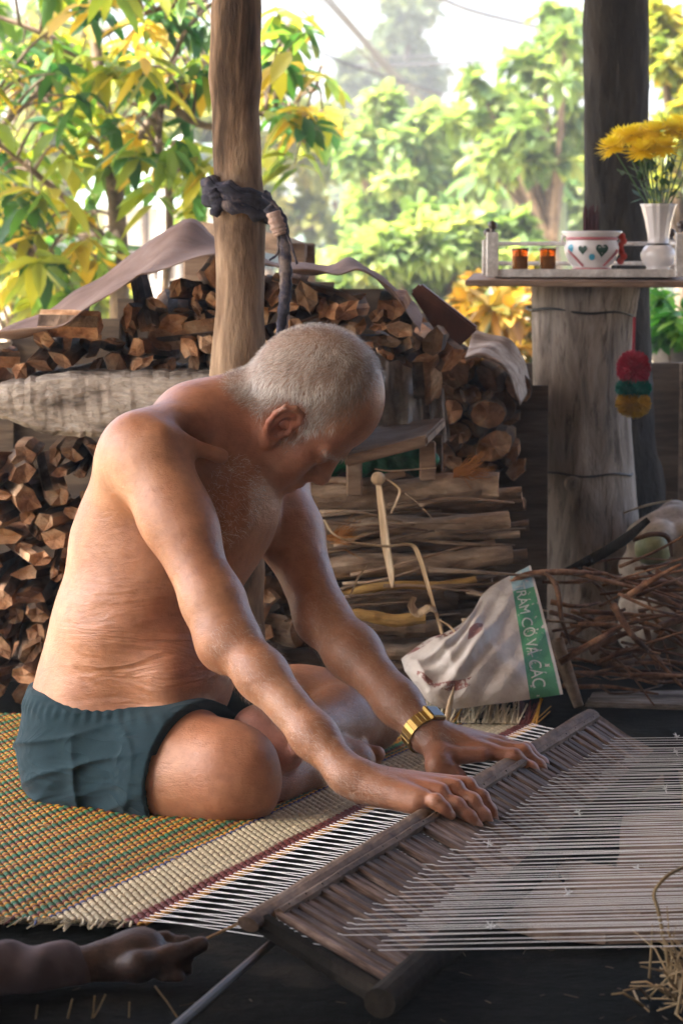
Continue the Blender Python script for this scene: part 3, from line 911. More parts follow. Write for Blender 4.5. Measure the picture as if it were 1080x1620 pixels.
# ================================================================ mat, reed and warp
WEFT = unit((0.359, 0.933, 0))
WARP = V(math.cos(math.radians(8)), -math.sin(math.radians(8)), 0)
M0 = G(226, 1470, 0.0)                     # near corner of the finished edge
NTHR, PITCH = 112, 0.014
MATW = NTHR * PITCH
NDASH, DASH = 190, MATW / 190
mat_root = tag(empty('sedge_mat', M0 - WARP * 0.4 + WEFT * 0.8), 'half-woven sedge mat in green, yellow and red under the weaver', 'mat')
t = NT('dyed_sedge')
ca = t.attr('tint_col')
co = t.coord((1, 1, 1))
c = t.mix(0.75, ca.outputs['Color'], t.ramp(t.noise(co, 160, 4, 0.6), [(0.3, (0.55, 0.55, 0.55)), (0.7, (1.25, 1.22, 1.15))]), 'MULTIPLY')
c = t.mix(t.math('MULTIPLY', t.noise(co, 7, 4, 0.6), 0.12), c, (0.30, 0.25, 0.17))
t.set(c, 0.6); t.b.inputs['Specular IOR Level'].default_value = 0.3
t.bump(t.noise(co, 500, 2, 0.5), 0.25, 0.001)
SEDGE = t.m
YEL, GRN, RED, NAT, BLU = (0.46, 0.225, 0.012), (0.008, 0.125, 0.066), (0.130, 0.011, 0.010), (0.52, 0.46, 0.32), (0.03, 0.05, 0.18)
STEP = 0.0056
NST = 176
strand_cols = []
for i in range(NST):
    d = i * STEP
    if d < 0.010: c = YEL
    elif d < 0.030: c = RED
    elif d < 0.118: c = NAT
    elif d < 0.125: c = BLU
    else:
        k = i % 4
        c = (GRN, YEL, RED, GRN, GRN, YEL, RED, YEL)[i % 8]
    strand_cols.append(c)
def weave(name, i0, i1, parent, kind=None):
    V_, F_, C_ = [], [], []
    nj = NDASH * 2 + 1
    jj = np.arange(nj) / 2.0
    for i in range(i0, i1):
        ph = np.cos(PI * (jj + i))                      # over / under
        jit = 0.0006 * np.sin(jj * 1.7 + i * 2.1) + rng.normal(0, 0.0002)
        base = M0[None] - WARP[None] * (i * STEP + jit)[:, None] + WEFT[None] * (jj * DASH + 0.006 * math.sin(i * 0.9) * (jj == jj[-1]))[:, None]
        z = 0.0052 + 0.0011 * ph + 0.0005 * np.sin(jj * 0.21 + i * 0.13)
        w = STEP * (0.58 + 0.26 * ph)
        ring = []
        for s_, dz in ((-1, -0.0014), (-0.5, 0.0004), (0.5, 0.0004), (1, -0.0014)):
            p = base - WARP[None] * (s_ * w)[:, None]; p[:, 2] = z + dz
            ring.append(p)
        V_.append(np.stack(ring, 1).reshape(-1, 3))
        cc = np.array(strand_cols[i]) * rng.uniform(0.75, 1.2)
        cj = cc[None] * (1 + rng.normal(0, 0.10, (nj, 1)))
        C_.append(np.repeat(np.clip(cj, 0.005, 0.9), 4, 0))
        b = (i - i0) * nj * 4
        q = np.arange(nj - 1)[:, None] * 4 + b
        for k in range(3): F_.append(np.concatenate([q + k, q + k + 1, q + k + 5, q + k + 4], 1)[:, ::-1])
    o = quad_mesh(name, np.vstack(V_), np.vstack(F_), SEDGE, parent)
    o.matrix_parent_inverse = parent_inv(parent)
    cattr(o, 'tint_col', np.vstack(C_))
    if kind: o['kind'] = kind
    return o
weave('border_strands', 0, 23, mat_root, 'stuff')
weave('patterned_strands', 23, NST, mat_root, 'stuff')
# solid backing a few millimetres under the weave
L_ = NST * STEP
q = [M0 + V(0, 0, 0.0015), M0 + WEFT * MATW + V(0, 0, 0.0015), M0 + WEFT * MATW - WARP * L_ + V(0, 0, 0.0015), M0 - WARP * L_ + V(0, 0, 0.0015)]
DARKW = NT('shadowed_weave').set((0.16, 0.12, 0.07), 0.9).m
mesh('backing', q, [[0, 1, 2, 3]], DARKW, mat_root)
# loose ends at both selvedges
def loose_ends(name, s0, sgn, n, cols, d0, d1, L, lift, parent):
    V_, F_, C_ = [], [], []
    for k in range(n):
        d = d0 + (d1 - d0) * rnd.random()
        p0 = M0 - WARP * d + WEFT * s0 + V(0, 0, 0.007)
        dr = unit(WEFT * sgn + WARP * rnd.uniform(-0.45, 0.45) + V(0, 0, lift * rnd.random()))
        l = L * rnd.uniform(0.4, 1.1)
        p1 = p0 + dr * l * 0.5 + V(0, 0, 0.004); p2 = p0 + dr * l + V(0, 0, -0.003 * (lift < 0.5) + lift * 0.01)
        v, f = tube([p0, p1, p2], [0.0019, 0.0018, 0.0013], 4, True, 0.6)
        b = len(V_); V_ += list(v); F_ += [[i + b for i in q] for q in f]
        c = np.array(rnd.choice(cols) if isinstance(cols, list) else cols(d)) * rnd.uniform(0.8, 1.25)
        C_ += [c] * len(v)
    o = mesh(name, V_, F_, SEDGE, parent)
    cattr(o, 'tint_col', np.array(C_))
    o['kind'] = 'stuff'
    return o
def end_col(d):
    return strand_cols[min(NST - 1, int(d / STEP))]
WHT = (0.70, 0.62, 0.46)
loose_ends('loose_strand_ends', MATW, 1, 150, lambda d: end_col(d) if d < 0.03 or rnd.random() < 0.4 else WHT, 0.0, 0.22, 0.065, 0.9, mat_root)
loose_ends('loose_strand_ends', 0, -1, 190, lambda d: NAT if d < 0.2 and rnd.random() < 0.7 else end_col(d), 0.01, 0.62, 0.055, 0.2, mat_root)
# ---- reed (beater)
WOODR = noisy('worn_reed_wood', [(0.3, (0.055, 0.032, 0.023)), (0.55, (0.125, 0.080, 0.060)), (0.8, (0.25, 0.185, 0.15))], 14, (0.16, 7, 7), 0.65, 0.4, 0.003, objvar=0.4, fine=4, spec=0.2)
WOODB = noisy('grey_bar_wood', [(0.25, (0.09, 0.055, 0.036)), (0.5, (0.20, 0.135, 0.092)), (0.8, (0.32, 0.245, 0.19))], 16, (1, 0.35, 1), 0.7, 0.7, 0.004, fine=6, spec=0.2)
WOODD = noisy('dark_bar_wood', [(0.3, (0.014, 0.012, 0.010)), (0.7, (0.040, 0.033, 0.026))], 14, (1, 0.35, 1), 0.85, 0.7, 0.004, fine=6, spec=0.06)
TA, TB = G(392, 1462, 0.075), G(936, 1130, 0.080)
BA, BB = G(600, 1588, 0.026), G(1046, 1200, 0.026)
reed = tag(empty('loom_reed', (BA + BB) / 2), 'long wooden loom reed with close-set slats held under both hands of the weaver', 'loom reed')
RD = unit(TB - TA)
def bar(name, a, b, r, m, flat, up, jitter=0.0004):
    n = 40
    pts = [a + (b - a) * k / (n - 1) + V(0, 0, rnd.gauss(0, jitter)) for k in range(n)]
    rs = [r * (1 + rnd.gauss(0, 0.008)) for _ in range(n)]
    rs[0] *= 0.93; rs[-1] *= 0.93
    mb = MB(); mb.tube(pts, rs, 14, True, flat=flat, up=up)
    return mb.build(name, m, reed, smooth=False)
SL = unit((BA + BB) / 2 - (TA + TB) / 2)                  # down the slats
NRM = unit(np.cross(RD, SL)); NRM = NRM if NRM[2] > 0 else -NRM
ob = bar('top_bar', TA, TB, 0.0135, WOODB, 0.62, NRM)
bar('bottom_bar', BA, BB, 0.0185, WOODD, 0.9, NRM)
lipA, lipB = TA + SL * 0.016 + NRM * 0.006 + RD * 0.06, TB + SL * 0.016 + NRM * 0.006 - RD * 0.03
n = 40
mb = MB()
mb.tube([lipA + (lipB - lipA) * k / (n - 1) + NRM * rnd.gauss(0, 0.0006) for k in range(n)], 0.0065, 6, True, 0.55, NRM)
mb.build('binding_strip', WOODB, reed)
for k in range(26):                                        # cord lashings of the strip
    c = lipA + (lipB - lipA) * (k + 0.5) / 26
    mb = MB(); mb.tube([c - SL * 0.009 - NRM * 0.004, c + NRM * 0.0055, c + SL * 0.009 - NRM * 0.003], 0.0012, 5)
    mb.build('lashing', WOODD, reed)
S0 = M0 + WEFT * 0.0
slat_mesh = None
NS = 56
wid = np.linalg.norm((BA + BB) / 2 - (TA + TB) / 2)
Rs = np.stack([SL, RD, np.cross(SL, RD)], 1)
base_v, base_f = chamfer_box(np.array((0.5, 0.0094, 0.0042)), 0.0026)
_t = np.sign(base_v); base_v = np.where(np.abs(base_v) > 0.4, _t * 0.5, base_v)
for k in range(NS):
    tt = 0.045 + 0.93 * k / (NS - 1)
    a, b = TA + (TB - TA) * tt + SL * 0.012, BA + (BB - BA) * tt - SL * 0.014
    d = b - a
    if slat_mesh is None:
        o = mesh('slat', base_v, base_f, WOODR)
        slat_mesh = o.data
    else:
        o = bpy.data.objects.new('slat', slat_mesh); link(o)
    x = unit(d); z = unit(NRM - x * (NRM @ x)); y = np.cross(z, x)
    M = np.eye(4); M[:3, 0], M[:3, 1], M[:3, 2] = x * np.linalg.norm(d), y * rnd.uniform(0.85, 1.1), z; M[:3, 3] = (a + b) / 2 + NRM * rnd.gauss(0.002, 0.0016)
    o.parent = reed
    o.matrix_parent_inverse = parent_inv(reed)
    o.matrix_basis = Matrix(M.tolist())
for (a, b, nm) in ((TA + RD * 0.035, BA + RD * 0.03, 'end_post'), (TB - RD * 0.012, BB - RD * 0.012, 'end_post')):
    mb = MB(); d = b - a
    mb.tube([a + d * 0.05 - NRM * 0.004, a + d * 0.5 - NRM * 0.006, a + d * 0.95 - NRM * 0.004], [0.0125, 0.0115, 0.0125], 8)
    mb.build(nm, WOODD if a is not None and nm and a[1] < 3.6 else WOODB, reed)
# ---- warp threads: from the finished edge through the reed to the beam on the right
THREAD = NT('white_nylon_thread').set((0.80, 0.80, 0.80), 0.5).m
BEAM0, BEAM1 = V(1.42, 2.62, 0.20), V(1.62, 4.40, 0.075)
warp = tag(empty('warp_threads', (0.6, 3.6, 0)), 'white warp threads stretched through the reed towards the right', 'threads')
for j in range(NTHR):
    s_ = (j + 0.5) * PITCH
    u = (j + 0.5) / NTHR
    p0 = M0 + WEFT * s_ + V(0, 0, 0.009) - WARP * 0.006
    tt = 0.06 + 0.905 * u
    a, b = TA + (TB - TA) * tt, BA + (BB - BA) * tt
    up_ = j % 2 == 0
    fr = (0.46 if up_ else 0.66) + rnd.gauss(0, 0.005)
    p1 = a + (b - a) * fr + NRM * (0.0075 if up_ else 0.0005)
    p1b = a + (b - a) * (fr + 0.03) + NRM * (0.0085 if up_ else 0.004)
    e = BEAM0 + (BEAM1 - BEAM0) * u + V(rnd.gauss(0, .004), rnd.gauss(0, 0.008), 0.014 if up_ else -0.012)
    pts = [p0, p0 + (p1 - p0) * 0.5 - V(0, 0, 0.001), p1, p1b]
    for k in (0.25, 0.5, 0.75, 1.0):
        q = p1b + (e - p1b) * k - V(0, 0, 0.010 * math.sin(PI * k) * rnd.uniform(0.6, 1.3))
        pts.append(q)
    mb = MB(); mb.tube(pts, 0.00056, 5)
    mb.build('thread', THREAD, warp)
for (px, py) in ((772, 1335), (1008, 1373), (898, 1413), (776, 1465), (1052, 1248), (914, 1285), (1068, 1190), (1070, 1165)):
    c = G(px, py, 0.06)
    mb = MB()
    for k in range(9):
        d = unit((rnd.gauss(0, 1), rnd.gauss(0, 1), rnd.gauss(0.3, 1)))
        mb.tube([c, c + d * rnd.uniform(0.003, 0.008)], [0.0008, 0.0004], 4)
    mb.build('knot', THREAD, warp)
mb = MB(); d = BEAM1 - BEAM0
mb.tube([BEAM0 - d * 0.08 + V(0.02, 0, 0), BEAM1 + d * 0.08 + V(0.02, 0, 0)], 0.028, 12)
beam = mb.build('warp_beam', WOODB)
tag(beam, 'round wooden warp beam holding the far ends of the white threads', 'beam')
for q in (BEAM0 - d * 0.04, BEAM1 + d * 0.04):
    mb = MB(); mb.tube([(q[0] + 0.05, q[1], -0.02), (q[0] + 0.05, q[1], q[2] + 0.08)], 0.024, 8)
    o = mb.build('stake', WOODB, beam)
# thin rod the helper feeds the sedge with
RODM = NT('dark_lacquered_rod').set((0.035, 0.020, 0.012), 0.45).m
mb = MB(); mb.tube([G(250, 1650, 0.03), G(432, 1490, 0.05)], [0.0055, 0.0045], 8)
tag(mb.build('weft_rod', RODM), 'thin dark weft rod lying in front of the reed end', 'rod')
# ================================================================ wood: post, stacks, beam
BARKPOST = noisy('peeled_post', [(0.28, (0.052, 0.034, 0.023)), (0.48, (0.19, 0.128, 0.086)), (0.78, (0.38, 0.285, 0.20))], 13, (1, 1, 0.22), 0.9, 0.9, 0.008, fine=5, spec=0.15)
ENDW = noisy('split_wood', [(0.25, (0.15, 0.066, 0.031)), (0.5, (0.33, 0.175, 0.092)), (0.8, (0.50, 0.35, 0.225))], 16, (1, 0.25, 1), 0.9, 0.9, 0.006, objvar=0.55, fine=7, spec=0.15)
BARK = noisy('rough_bark', [(0.3, (0.055, 0.034, 0.022)), (0.55, (0.13, 0.085, 0.055)), (0.8, (0.24, 0.17, 0.12))], 18, (1, 0.3, 1), 0.95, 0.9, 0.010, objvar=0.35, fine=5)
GREYW = noisy('weathered_grey_timber', [(0.28, (0.09, 0.075, 0.064)), (0.5, (0.29, 0.25, 0.215)), (0.75, (0.48, 0.435, 0.39))], 13, (0.5, 1, 1.5), 0.95, 1.0, 0.012, fine=6, spec=0.1)
PLANK = noisy('brown_plank', [(0.3, (0.13, 0.075, 0.045)), (0.55, (0.26, 0.17, 0.11)), (0.8, (0.36, 0.26, 0.18))], 9, (0.4, 1, 2), 0.7, 0.4, 0.004, objvar=0.2)

# post with a rag tied to it
pb, pt = P(378, 1165, 4.78), P(374, -60, 4.78)
pb[2] = -0.01
mb = MB()
pts, rs = [], []
for k in range(40):
    f = k / 39
    c = pb + (P(374, -900, 4.78) - pb) * f + V(0.004 * math.sin(k * 0.55), 0.003 * math.sin(k * 0.8), 0)
    pts.append(c); rs.append(0.0415 + 0.0022 * math.sin(k * 1.3) + 0.0015 * math.sin(k * 2.9) + 0.004 * math.exp(-((c[2] - 0.62) / 0.06) ** 2))
mb.tube(pts, rs, 24)
post = mb.build('roof_post', BARKPOST, smooth=True)
tag(post, 'peeled wooden roof post with a dark rag knotted round it', 'post')

RAG = noisy('indigo_rag', [(0.3, (0.012, 0.013, 0.022)), (0.55, (0.035, 0.035, 0.060)), (0.75, (0.16, 0.13, 0.12))], 22, rough=0.9, bump=0.6, bdist=0.006)
rag = tag(empty('knotted_rag', P(376, 330, 4.72)), 'dark blue rag knotted round the roof post, its tail hanging down', 'rag')
def ring(c, r, z0, tilt, th, ph0, ph1, m, name):
    pts = []
    for k in range(28):
        a = ph0 + (ph1 - ph0) * k / 27
        pts.append(c + V(r * math.cos(a), r * math.sin(a), z0 + tilt * math.cos(a) + 0.003 * math.sin(9 * a)))
    mb = MB(); mb.tube(pts, [th * (0.8 + 0.3 * math.sin(k * 1.7)) for k in range(28)], 8, True)
    mb.build(name, m, rag, smooth=True)
pc = P(376, 320, 4.78)
for k, (dz, tl, th) in enumerate(((0.020, -0.014, 0.011), (0.006, -0.016, 0.014), (-0.010, -0.015, 0.012), (0.012, -0.020, 0.010))):
    ring(pc, 0.047 + 0.003 * k, dz, tl, th, 0, 2 * PI, RAG, 'wrap')
def hang(name, pxs, D, r, m, parent, n=8, flat=0.6, per=8):
    pts = bez([P(px, py, D) for px, py in pxs], per)
    R = np.interp(np.linspace(0, 1, len(pts)), np.linspace(0, 1, len(r)), r) * (1 + 0.12 * np.sin(np.arange(len(pts)) * 1.9))
    mb = MB(); mb.tube(pts, R, n, True, flat)
    return mb.build(name, m, parent, smooth=True)
RAGP = noisy('pale_rag', [(0.3, (0.25, 0.16, 0.13)), (0.7, (0.46, 0.36, 0.32))], 30, rough=0.9, bump=0.5)
hang('tail', [(425, 325), (445, 350), (450, 400), (452, 450), (447, 500), (440, 545)], 4.71, [0.012, 0.010, 0.011, 0.010, 0.006], RAG, rag)
hang('tail', [(432, 335), (440, 360), (444, 372)], 4.70, [0.012, 0.014, 0.010], RAGP, rag)
hang('tail', [(455, 440), (452, 490), (446, 520), (438, 552)], 4.715, [0.004, 0.007, 0.010, 0.005], RAGP, rag)
hang('tail', [(335, 300), (345, 320), (338, 342)], 4.735, [0.011, 0.014, 0.008], RAG, rag)
hang('cord', [(415, 308), (440, 330), (455, 372), (470, 418)], 4.70, [0.003, 0.0025, 0.002], RAG, rag, 5, 1.0)
hang('cord', [(420, 310), (436, 330), (440, 395), (426, 412)], 4.705, [0.003, 0.0025, 0.002], RAG, rag, 5, 1.0)

# ---- firewood: split billets, a dozen shapes shared by all
def billet_mesh(k, round_=False):
    r = random.Random(100 + k)
    n = r.choice((6, 7, 8, 9)) if not round_ else 12
    ang = sorted([(i + r.uniform(-0.28, 0.28) * (not round_)) * 2 * PI / n for i in range(n)])
    el = r.uniform(0.55, 0.95) if not round_ else r.uniform(0.85, 1)
    prof = [(math.cos(a) * (q := r.uniform(0.58, 1.12)), math.sin(a) * el * q) if not round_ else (math.cos(a) * r.uniform(0.94, 1.04), math.sin(a) * el * r.uniform(0.94, 1.04)) for a in ang]
    v, f, m = [], [], []
    for y, sc in ((0.0, 0.93), (0.018, 1.0), (0.22, r.uniform(0.85, 1.1)), (0.40, r.uniform(0.8, 1.05))):
        ox, oz = r.uniform(-.1, .1) * (y > 0.1), r.uniform(-.1, .1) * (y > 0.1)
        for a, b in prof: v.append(((a * sc + ox) * 0.027, y + r.uniform(-0.010, 0.010) * (y == 0), (b * sc + oz) * 0.027))
    c = len(v); v.append((0.002, 0.003, 0.0))
    for i in range(n): f.append([c, i, (i + 1) % n]); m.append(0)
    for j in range(3):
        for i in range(n): f.append([j * n + i, (j + 1) * n + i, (j + 1) * n + (i + 1) % n, j * n + (i + 1) % n]); m.append(1 if (round_ or (i * 7 + k) % 3 == 0) else 0)
    f.append(list(range(3 * n, 4 * n))[::-1]); m.append(0)
    o = mesh('firewood_billet', v, f, [ENDW, BARK], fmat=m)
    me = o.data; bpy.data.objects.remove(o)
    return me
BIL = [billet_mesh(k) for k in range(14)]
RBIL = [billet_mesh(50 + k, True) for k in range(5)]
def billet(pos, sx, sz, roll, yaw=0.0, pitch=0.0, ly=1.0, rd=False, label='', group='', name='firewood_billet'):
    o = bpy.data.objects.new(name, rnd.choice(RBIL if rd else BIL))
    o.location = tuple(pos); o.scale = (sx, ly, sz); o.rotation_euler = Matrix.Rotation(yaw, 3, 'Z').to_4x4().to_3x3().to_euler() if False else (pitch, roll, yaw)
    link(o); tag(o, label, 'firewood', group)
    return o
LB1 = 'split firewood billet, cut end out, in the stack below the grey plank'
D0 = 4.96
row = 0
z = 0.03
while z < 0.475:
    x = -0.68 + rnd.uniform(0, 0.04)
    while x < 0.14:
        w = rnd.choice((0.6, 0.8, 0.95, 1.1, 1.35)) * rnd.uniform(0.9, 1.1)
        if x < -0.12:
            billet((x, D0 + rnd.uniform(-0.05, 0.05), z + rnd.gauss(0, 0.006)), w * 0.95, rnd.uniform(0.7, 1.1), rnd.gauss(0, 0.5) + rnd.choice((0, PI / 2, PI)) * 0, rnd.gauss(0, 0.13), rnd.gauss(0, 0.06), label='%s split firewood billet, cut end out, in the stack below the grey plank' % ('slender' if w < 0.75 else 'middling' if w < 1.0 else 'broad' if w < 1.2 else 'extra wide'), group='firewood stacked below the grey plank')
        x += 0.045 * w + 0.003
    z += 0.0350
    row += 1
# dark filling of the pile behind the visible ends: more wood lying crosswise
LB2 = 'jumbled split firewood lying on the grey plank under the plastic sheet'
def ztop(x):      # underside of the sheet along the pile
    return np.interp(x, [-0.66, -0.56, -0.40, -0.28, -0.20, 0.02, 0.10, 0.17, 0.24], [0.640, 0.655, 0.715, 0.770, 0.785, 0.760, 0.715, 0.665, 0.60])
z = 0.612
while z < 0.78:
    x = -0.70
    while x < 0.22:
        w = rnd.uniform(0.65, 1.35)
        if z < ztop(x) - 0.016:
            long_ = rnd.random() < 0.25 and x < 0.05
            billet((x, 5.0 + rnd.uniform(-0.07, 0.03), z + rnd.gauss(0, 0.008)), w, w * rnd.uniform(0.5, 1.0), rnd.uniform(0, 6.28), rnd.gauss(0, 0.13) if not long_ else rnd.choice((-1, 1)) * rnd.uniform(0.8, 1.5), rnd.gauss(0, 0.14), 0.8 if not long_ else 0.3, label=('%s split firewood lying sideways on the grey plank under the plastic sheet' if long_ else '%s firewood piece poking out endways above the grey plank') % ('small' if w < 0.9 else 'medium' if w < 1.15 else 'chunky'), group='jumbled firewood on the grey plank')
        x += 0.042 * w + 0.002
    z += 0.030
# weathered plank between the two layers, tapered at its left end
mb = MB()
out_top = [(-40, 618), (10, 604), (60, 594), (120, 588), (200, 588), (300, 587), (480, 590), (640, 594), (668, 598)]
out_bot = [(-40, 648), (10, 662), (50, 680), (90, 690), (160, 692), (300, 694), (480, 694), (640, 692), (668, 688)]
n = 60
tx = np.linspace(-40, 480, n)
tu = np.interp(tx, *zip(*out_top)) + np.array([rnd.gauss(0, 1.2) for _ in range(n)]); tl = np.interp(tx, *zip(*out_bot)) + np.array([rnd.gauss(0, 1.2) for _ in range(n)])
v = []
for i in range(n):
    for (yy, D) in ((tu[i], 4.90), (tu[i] * 0.9 + tl[i] * 0.1, 4.885), (tu[i] * 0.5 + tl[i] * 0.5, 4.880 + rnd.gauss(0, 0.001)), (tu[i] * 0.08 + tl[i] * 0.92, 4.886), (tl[i], 4.90)):
        v.append(P(tx[i], yy, D))
    for (yy) in (tl[i], tu[i]):
        q = P(tx[i], yy, 4.90); v.append((q[0], 5.34, q[2]))
f = []
for i in range(n - 1):
    for k in range(7):
        f.append([i * 7 + k, i * 7 + (k + 1) % 7, (i + 1) * 7 + (k + 1) % 7, (i + 1) * 7 + k])
f += [list(range(7))[::-1], list(range((n - 1) * 7, n * 7))]
o = mesh('weathered_plank', v, f, GREYW)
tag(o, 'thick weathered grey plank lying across the firewood stack', 'plank')
# ---- plastic sheet over the pile
t = NT('dusty_plastic_sheet')
co = t.coord()
c = t.ramp(t.noise(co, 6, 6, 0.6, 0.6), [(0.3, (0.15, 0.095, 0.075)), (0.5, (0.23, 0.16, 0.135)), (0.72, (0.32, 0.25, 0.225))])
c = t.mix(t.ramp(t.noise(co, 3.3, 2, 0.4), [(0.66, (0, 0, 0)), (0.70, (1, 1, 1))]), c, (0.06, 0.22, 0.15))
t.set(c, 0.9); t.b.inputs['Specular IOR Level'].default_value = 0.1; t.bump(t.noise(co, 26, 5, 0.6, 0.8), 0.4, 0.01)
t.b.inputs['Transmission Weight'].default_value = 0.0
SHEET = t.m
def sheet(name, front, back, label, cat, sag=0.01, thick=0.0025, m=SHEET, nv=14):
    """cloth between two 3-D curves"""
    A, B = bez(front, 10), bez(back, 10)
    n = min(len(A), len(B)); v, f = [], []
    for s_ in (0, 1):
        for i in range(n):
            for j in range(nv):
                u = j / (nv - 1)
                p = A[i] * (1 - u) + B[i] * u
                p = p + V(0, 0, -sag * math.sin(PI * u) + 0.004 * math.sin(i * 0.21 + 3 * u) + 0.0025 * math.sin(i * 0.47 - 5 * u) - s_ * thick)
                v.append(p)
    N = n * nv
    for i in range(n - 1):
        for j in range(nv - 1):
            a, b, c, d = i * nv + j, (i + 1) * nv + j, (i + 1) * nv + j + 1, i * nv + j + 1
            f += [[a, b, c, d], [N + d, N + c, N + b, N + a]]
    for i in range(n - 1):
        f += [[i * nv, N + i * nv, N + (i + 1) * nv, (i + 1) * nv], [i * nv + nv - 1, (i + 1) * nv + nv - 1, N + (i + 1) * nv + nv - 1, N + i * nv + nv - 1]]
    for j in range(nv - 1):
        f += [[j, j + 1, N + j + 1, N + j], [(n - 1) * nv + j, N + (n - 1) * nv + j, N + (n - 1) * nv + j + 1, (n - 1) * nv + j + 1]]
    o = mesh(name, v, f, m, smooth=True)
    tag(o, label, cat)
    return o
sheet('plastic_sheet', [P(-60, 532, 4.90), P(0, 524, 4.89), P(80, 514, 4.88), P(135, 490, 4.87), P(205, 447, 4.87), P(245, 424, 4.88), P(335, 402, 4.89), P(372, 404, 4.90)],
      [P(-60, 528, 5.2), P(0, 518, 5.25), P(75, 492, 5.3), P(135, 452, 5.3), P(205, 402, 5.3), P(290, 350, 5.3), P(338, 372, 5.3), P(372, 388, 5.3)], 'dusty pink plastic sheet peaked over the jumbled firewood left of the roof post', 'plastic sheet', 0.015)
sheet('plastic_sheet', [P(405, 418, 4.90), P(450, 425, 4.90), P(520, 428, 4.90), P(565, 428, 4.90), P(610, 452, 4.90), P(650, 498, 4.90), P(664, 524, 4.90)],
      [P(405, 405, 5.25), P(450, 412, 5.25), P(520, 420, 5.25), P(560, 410, 5.25), P(600, 432, 5.2), P(648, 476, 5.15), P(668, 498, 5.1)], 'dusty pink plastic sheet sagging over the firewood right of the roof post', 'plastic sheet', 0.006)

def slab(name, quad_px, Ds, thick, m, label, cat, tdir=(0, 0, -1), parent=None):
    """board from four pixel corners with their distances, thickened along tdir"""
    q = [P(px, py, D) for (px, py), D in zip(quad_px, Ds)]
    td = np.asarray(tdir, float) * thick
    v = q + [p + td for p in q]
    f = [[0, 1, 2, 3], [7, 6, 5, 4], [0, 4, 5, 1], [1, 5, 6, 2], [2, 6, 7, 3], [3, 7, 4, 0]]
    bm = bmesh.new()
    vs = [bm.verts.new(tuple(p)) for p in v]
    for k in f: bm.faces.new([vs[i] for i in k])
    bmesh.ops.recalc_face_normals(bm, faces=bm.faces)
    bmesh.ops.bevel(bm, geom=list(bm.edges), offset=min(0.004, thick * 0.2), segments=2, affect='EDGES')
    me = bpy.data.meshes.new(name); bm.to_mesh(me); bm.free()
    me.materials.append(m)
    o = bpy.data.objects.new(name, me); link(o, parent)
    if parent is not None: o.matrix_parent_inverse = parent_inv(parent)
    if label: tag(o, label, cat)
    return o
# ---- table behind the pile
tb = tag(empty('garden_table', P(395, 420, 6.0) * V(1, 1, 0)), 'rough wooden table standing behind the firewood', 'table')
slab('table_top', [(292, 346), (450, 372), (496, 388), (330, 358)], [6.0, 5.9, 6.15, 6.35], 0.035, PLANK, None, None, parent=tb)
for px, D in ((312, 6.02), (462, 5.95), (478, 6.12), (345, 6.28)):
    a = P(px, 385, D); mb = MB(); mb.box((a[0], a[1], (a[2] - 0.06) / 2), (0.028, 0.028, (a[2] + 0.06) / 2)); mb.build('leg', PLANK, tb)
# ---- dark red board leaning on the right pile
REDB = noisy('red_brown_board', [(0.3, (0.085, 0.026, 0.014)), (0.6, (0.15, 0.052, 0.027)), (0.8, (0.20, 0.075, 0.04))], 8, (1, 1, 0.3), 0.5, 0.25, 0.003, rot=(0, 0.8, 0))
slab('leaning_board', [(648, 462), (664, 448), (756, 520), (712, 562)], [5.16, 5.17, 5.16, 5.15], 0.022, REDB, 'dark red-brown board leaning on the log pile under the small altar', 'board', (0.12, 1.0, 0.08))
# ---- right-hand back pile of round log ends
LB3 = 'round or split log end in the dark pile beside the altar stump'
for k in range(62):
    px = rnd.uniform(610, 824)
    top = np.interp(px, [610, 650, 700, 740, 790, 840], [470, 520, 560, 548, 560, 610])
    py = rnd.uniform(top, 760)
    if px < 650 and py > 600: continue
    q = P(px, py, 5.50 + rnd.uniform(-0.05, 0.05))
    w = rnd.uniform(0.75, 1.5)
    rd_ = rnd.random() < 0.5
    LB3 = ('%s round log end in the dark pile beside the altar stump' if rd_ else '%s split log end in the dark pile beside the altar stump') % ('slim' if w < 1.0 else 'medium' if w < 1.25 else 'thick')
    billet(q, w, w * rnd.uniform(0.7, 1), rnd.uniform(0, 6.28), rnd.gauss(0, 0.08), rnd.gauss(0, 0.08), 0.5, rd_, LB3, 'log ends beside the altar stump')
# pale curved bark sheet on that pile
PALEB = noisy('pale_bleached_bark', [(0.3, (0.22, 0.15, 0.11)), (0.55, (0.42, 0.34, 0.28)), (0.8, (0.60, 0.54, 0.48))], 24, (0.3, 1, 1), 0.8, 0.7, 0.006)
sheet('bark_sheet', [P(735, 566, 5.36), P(775, 566, 5.33), P(806, 590, 5.33), P(822, 640, 5.34)], [P(748, 524, 5.52), P(792, 528, 5.52), P(824, 560, 5.52), P(838, 606, 5.52)], 'pale bleached bark sheet curved over the pile beside the stump', 'bark', 0.004, 0.006, PALEB)
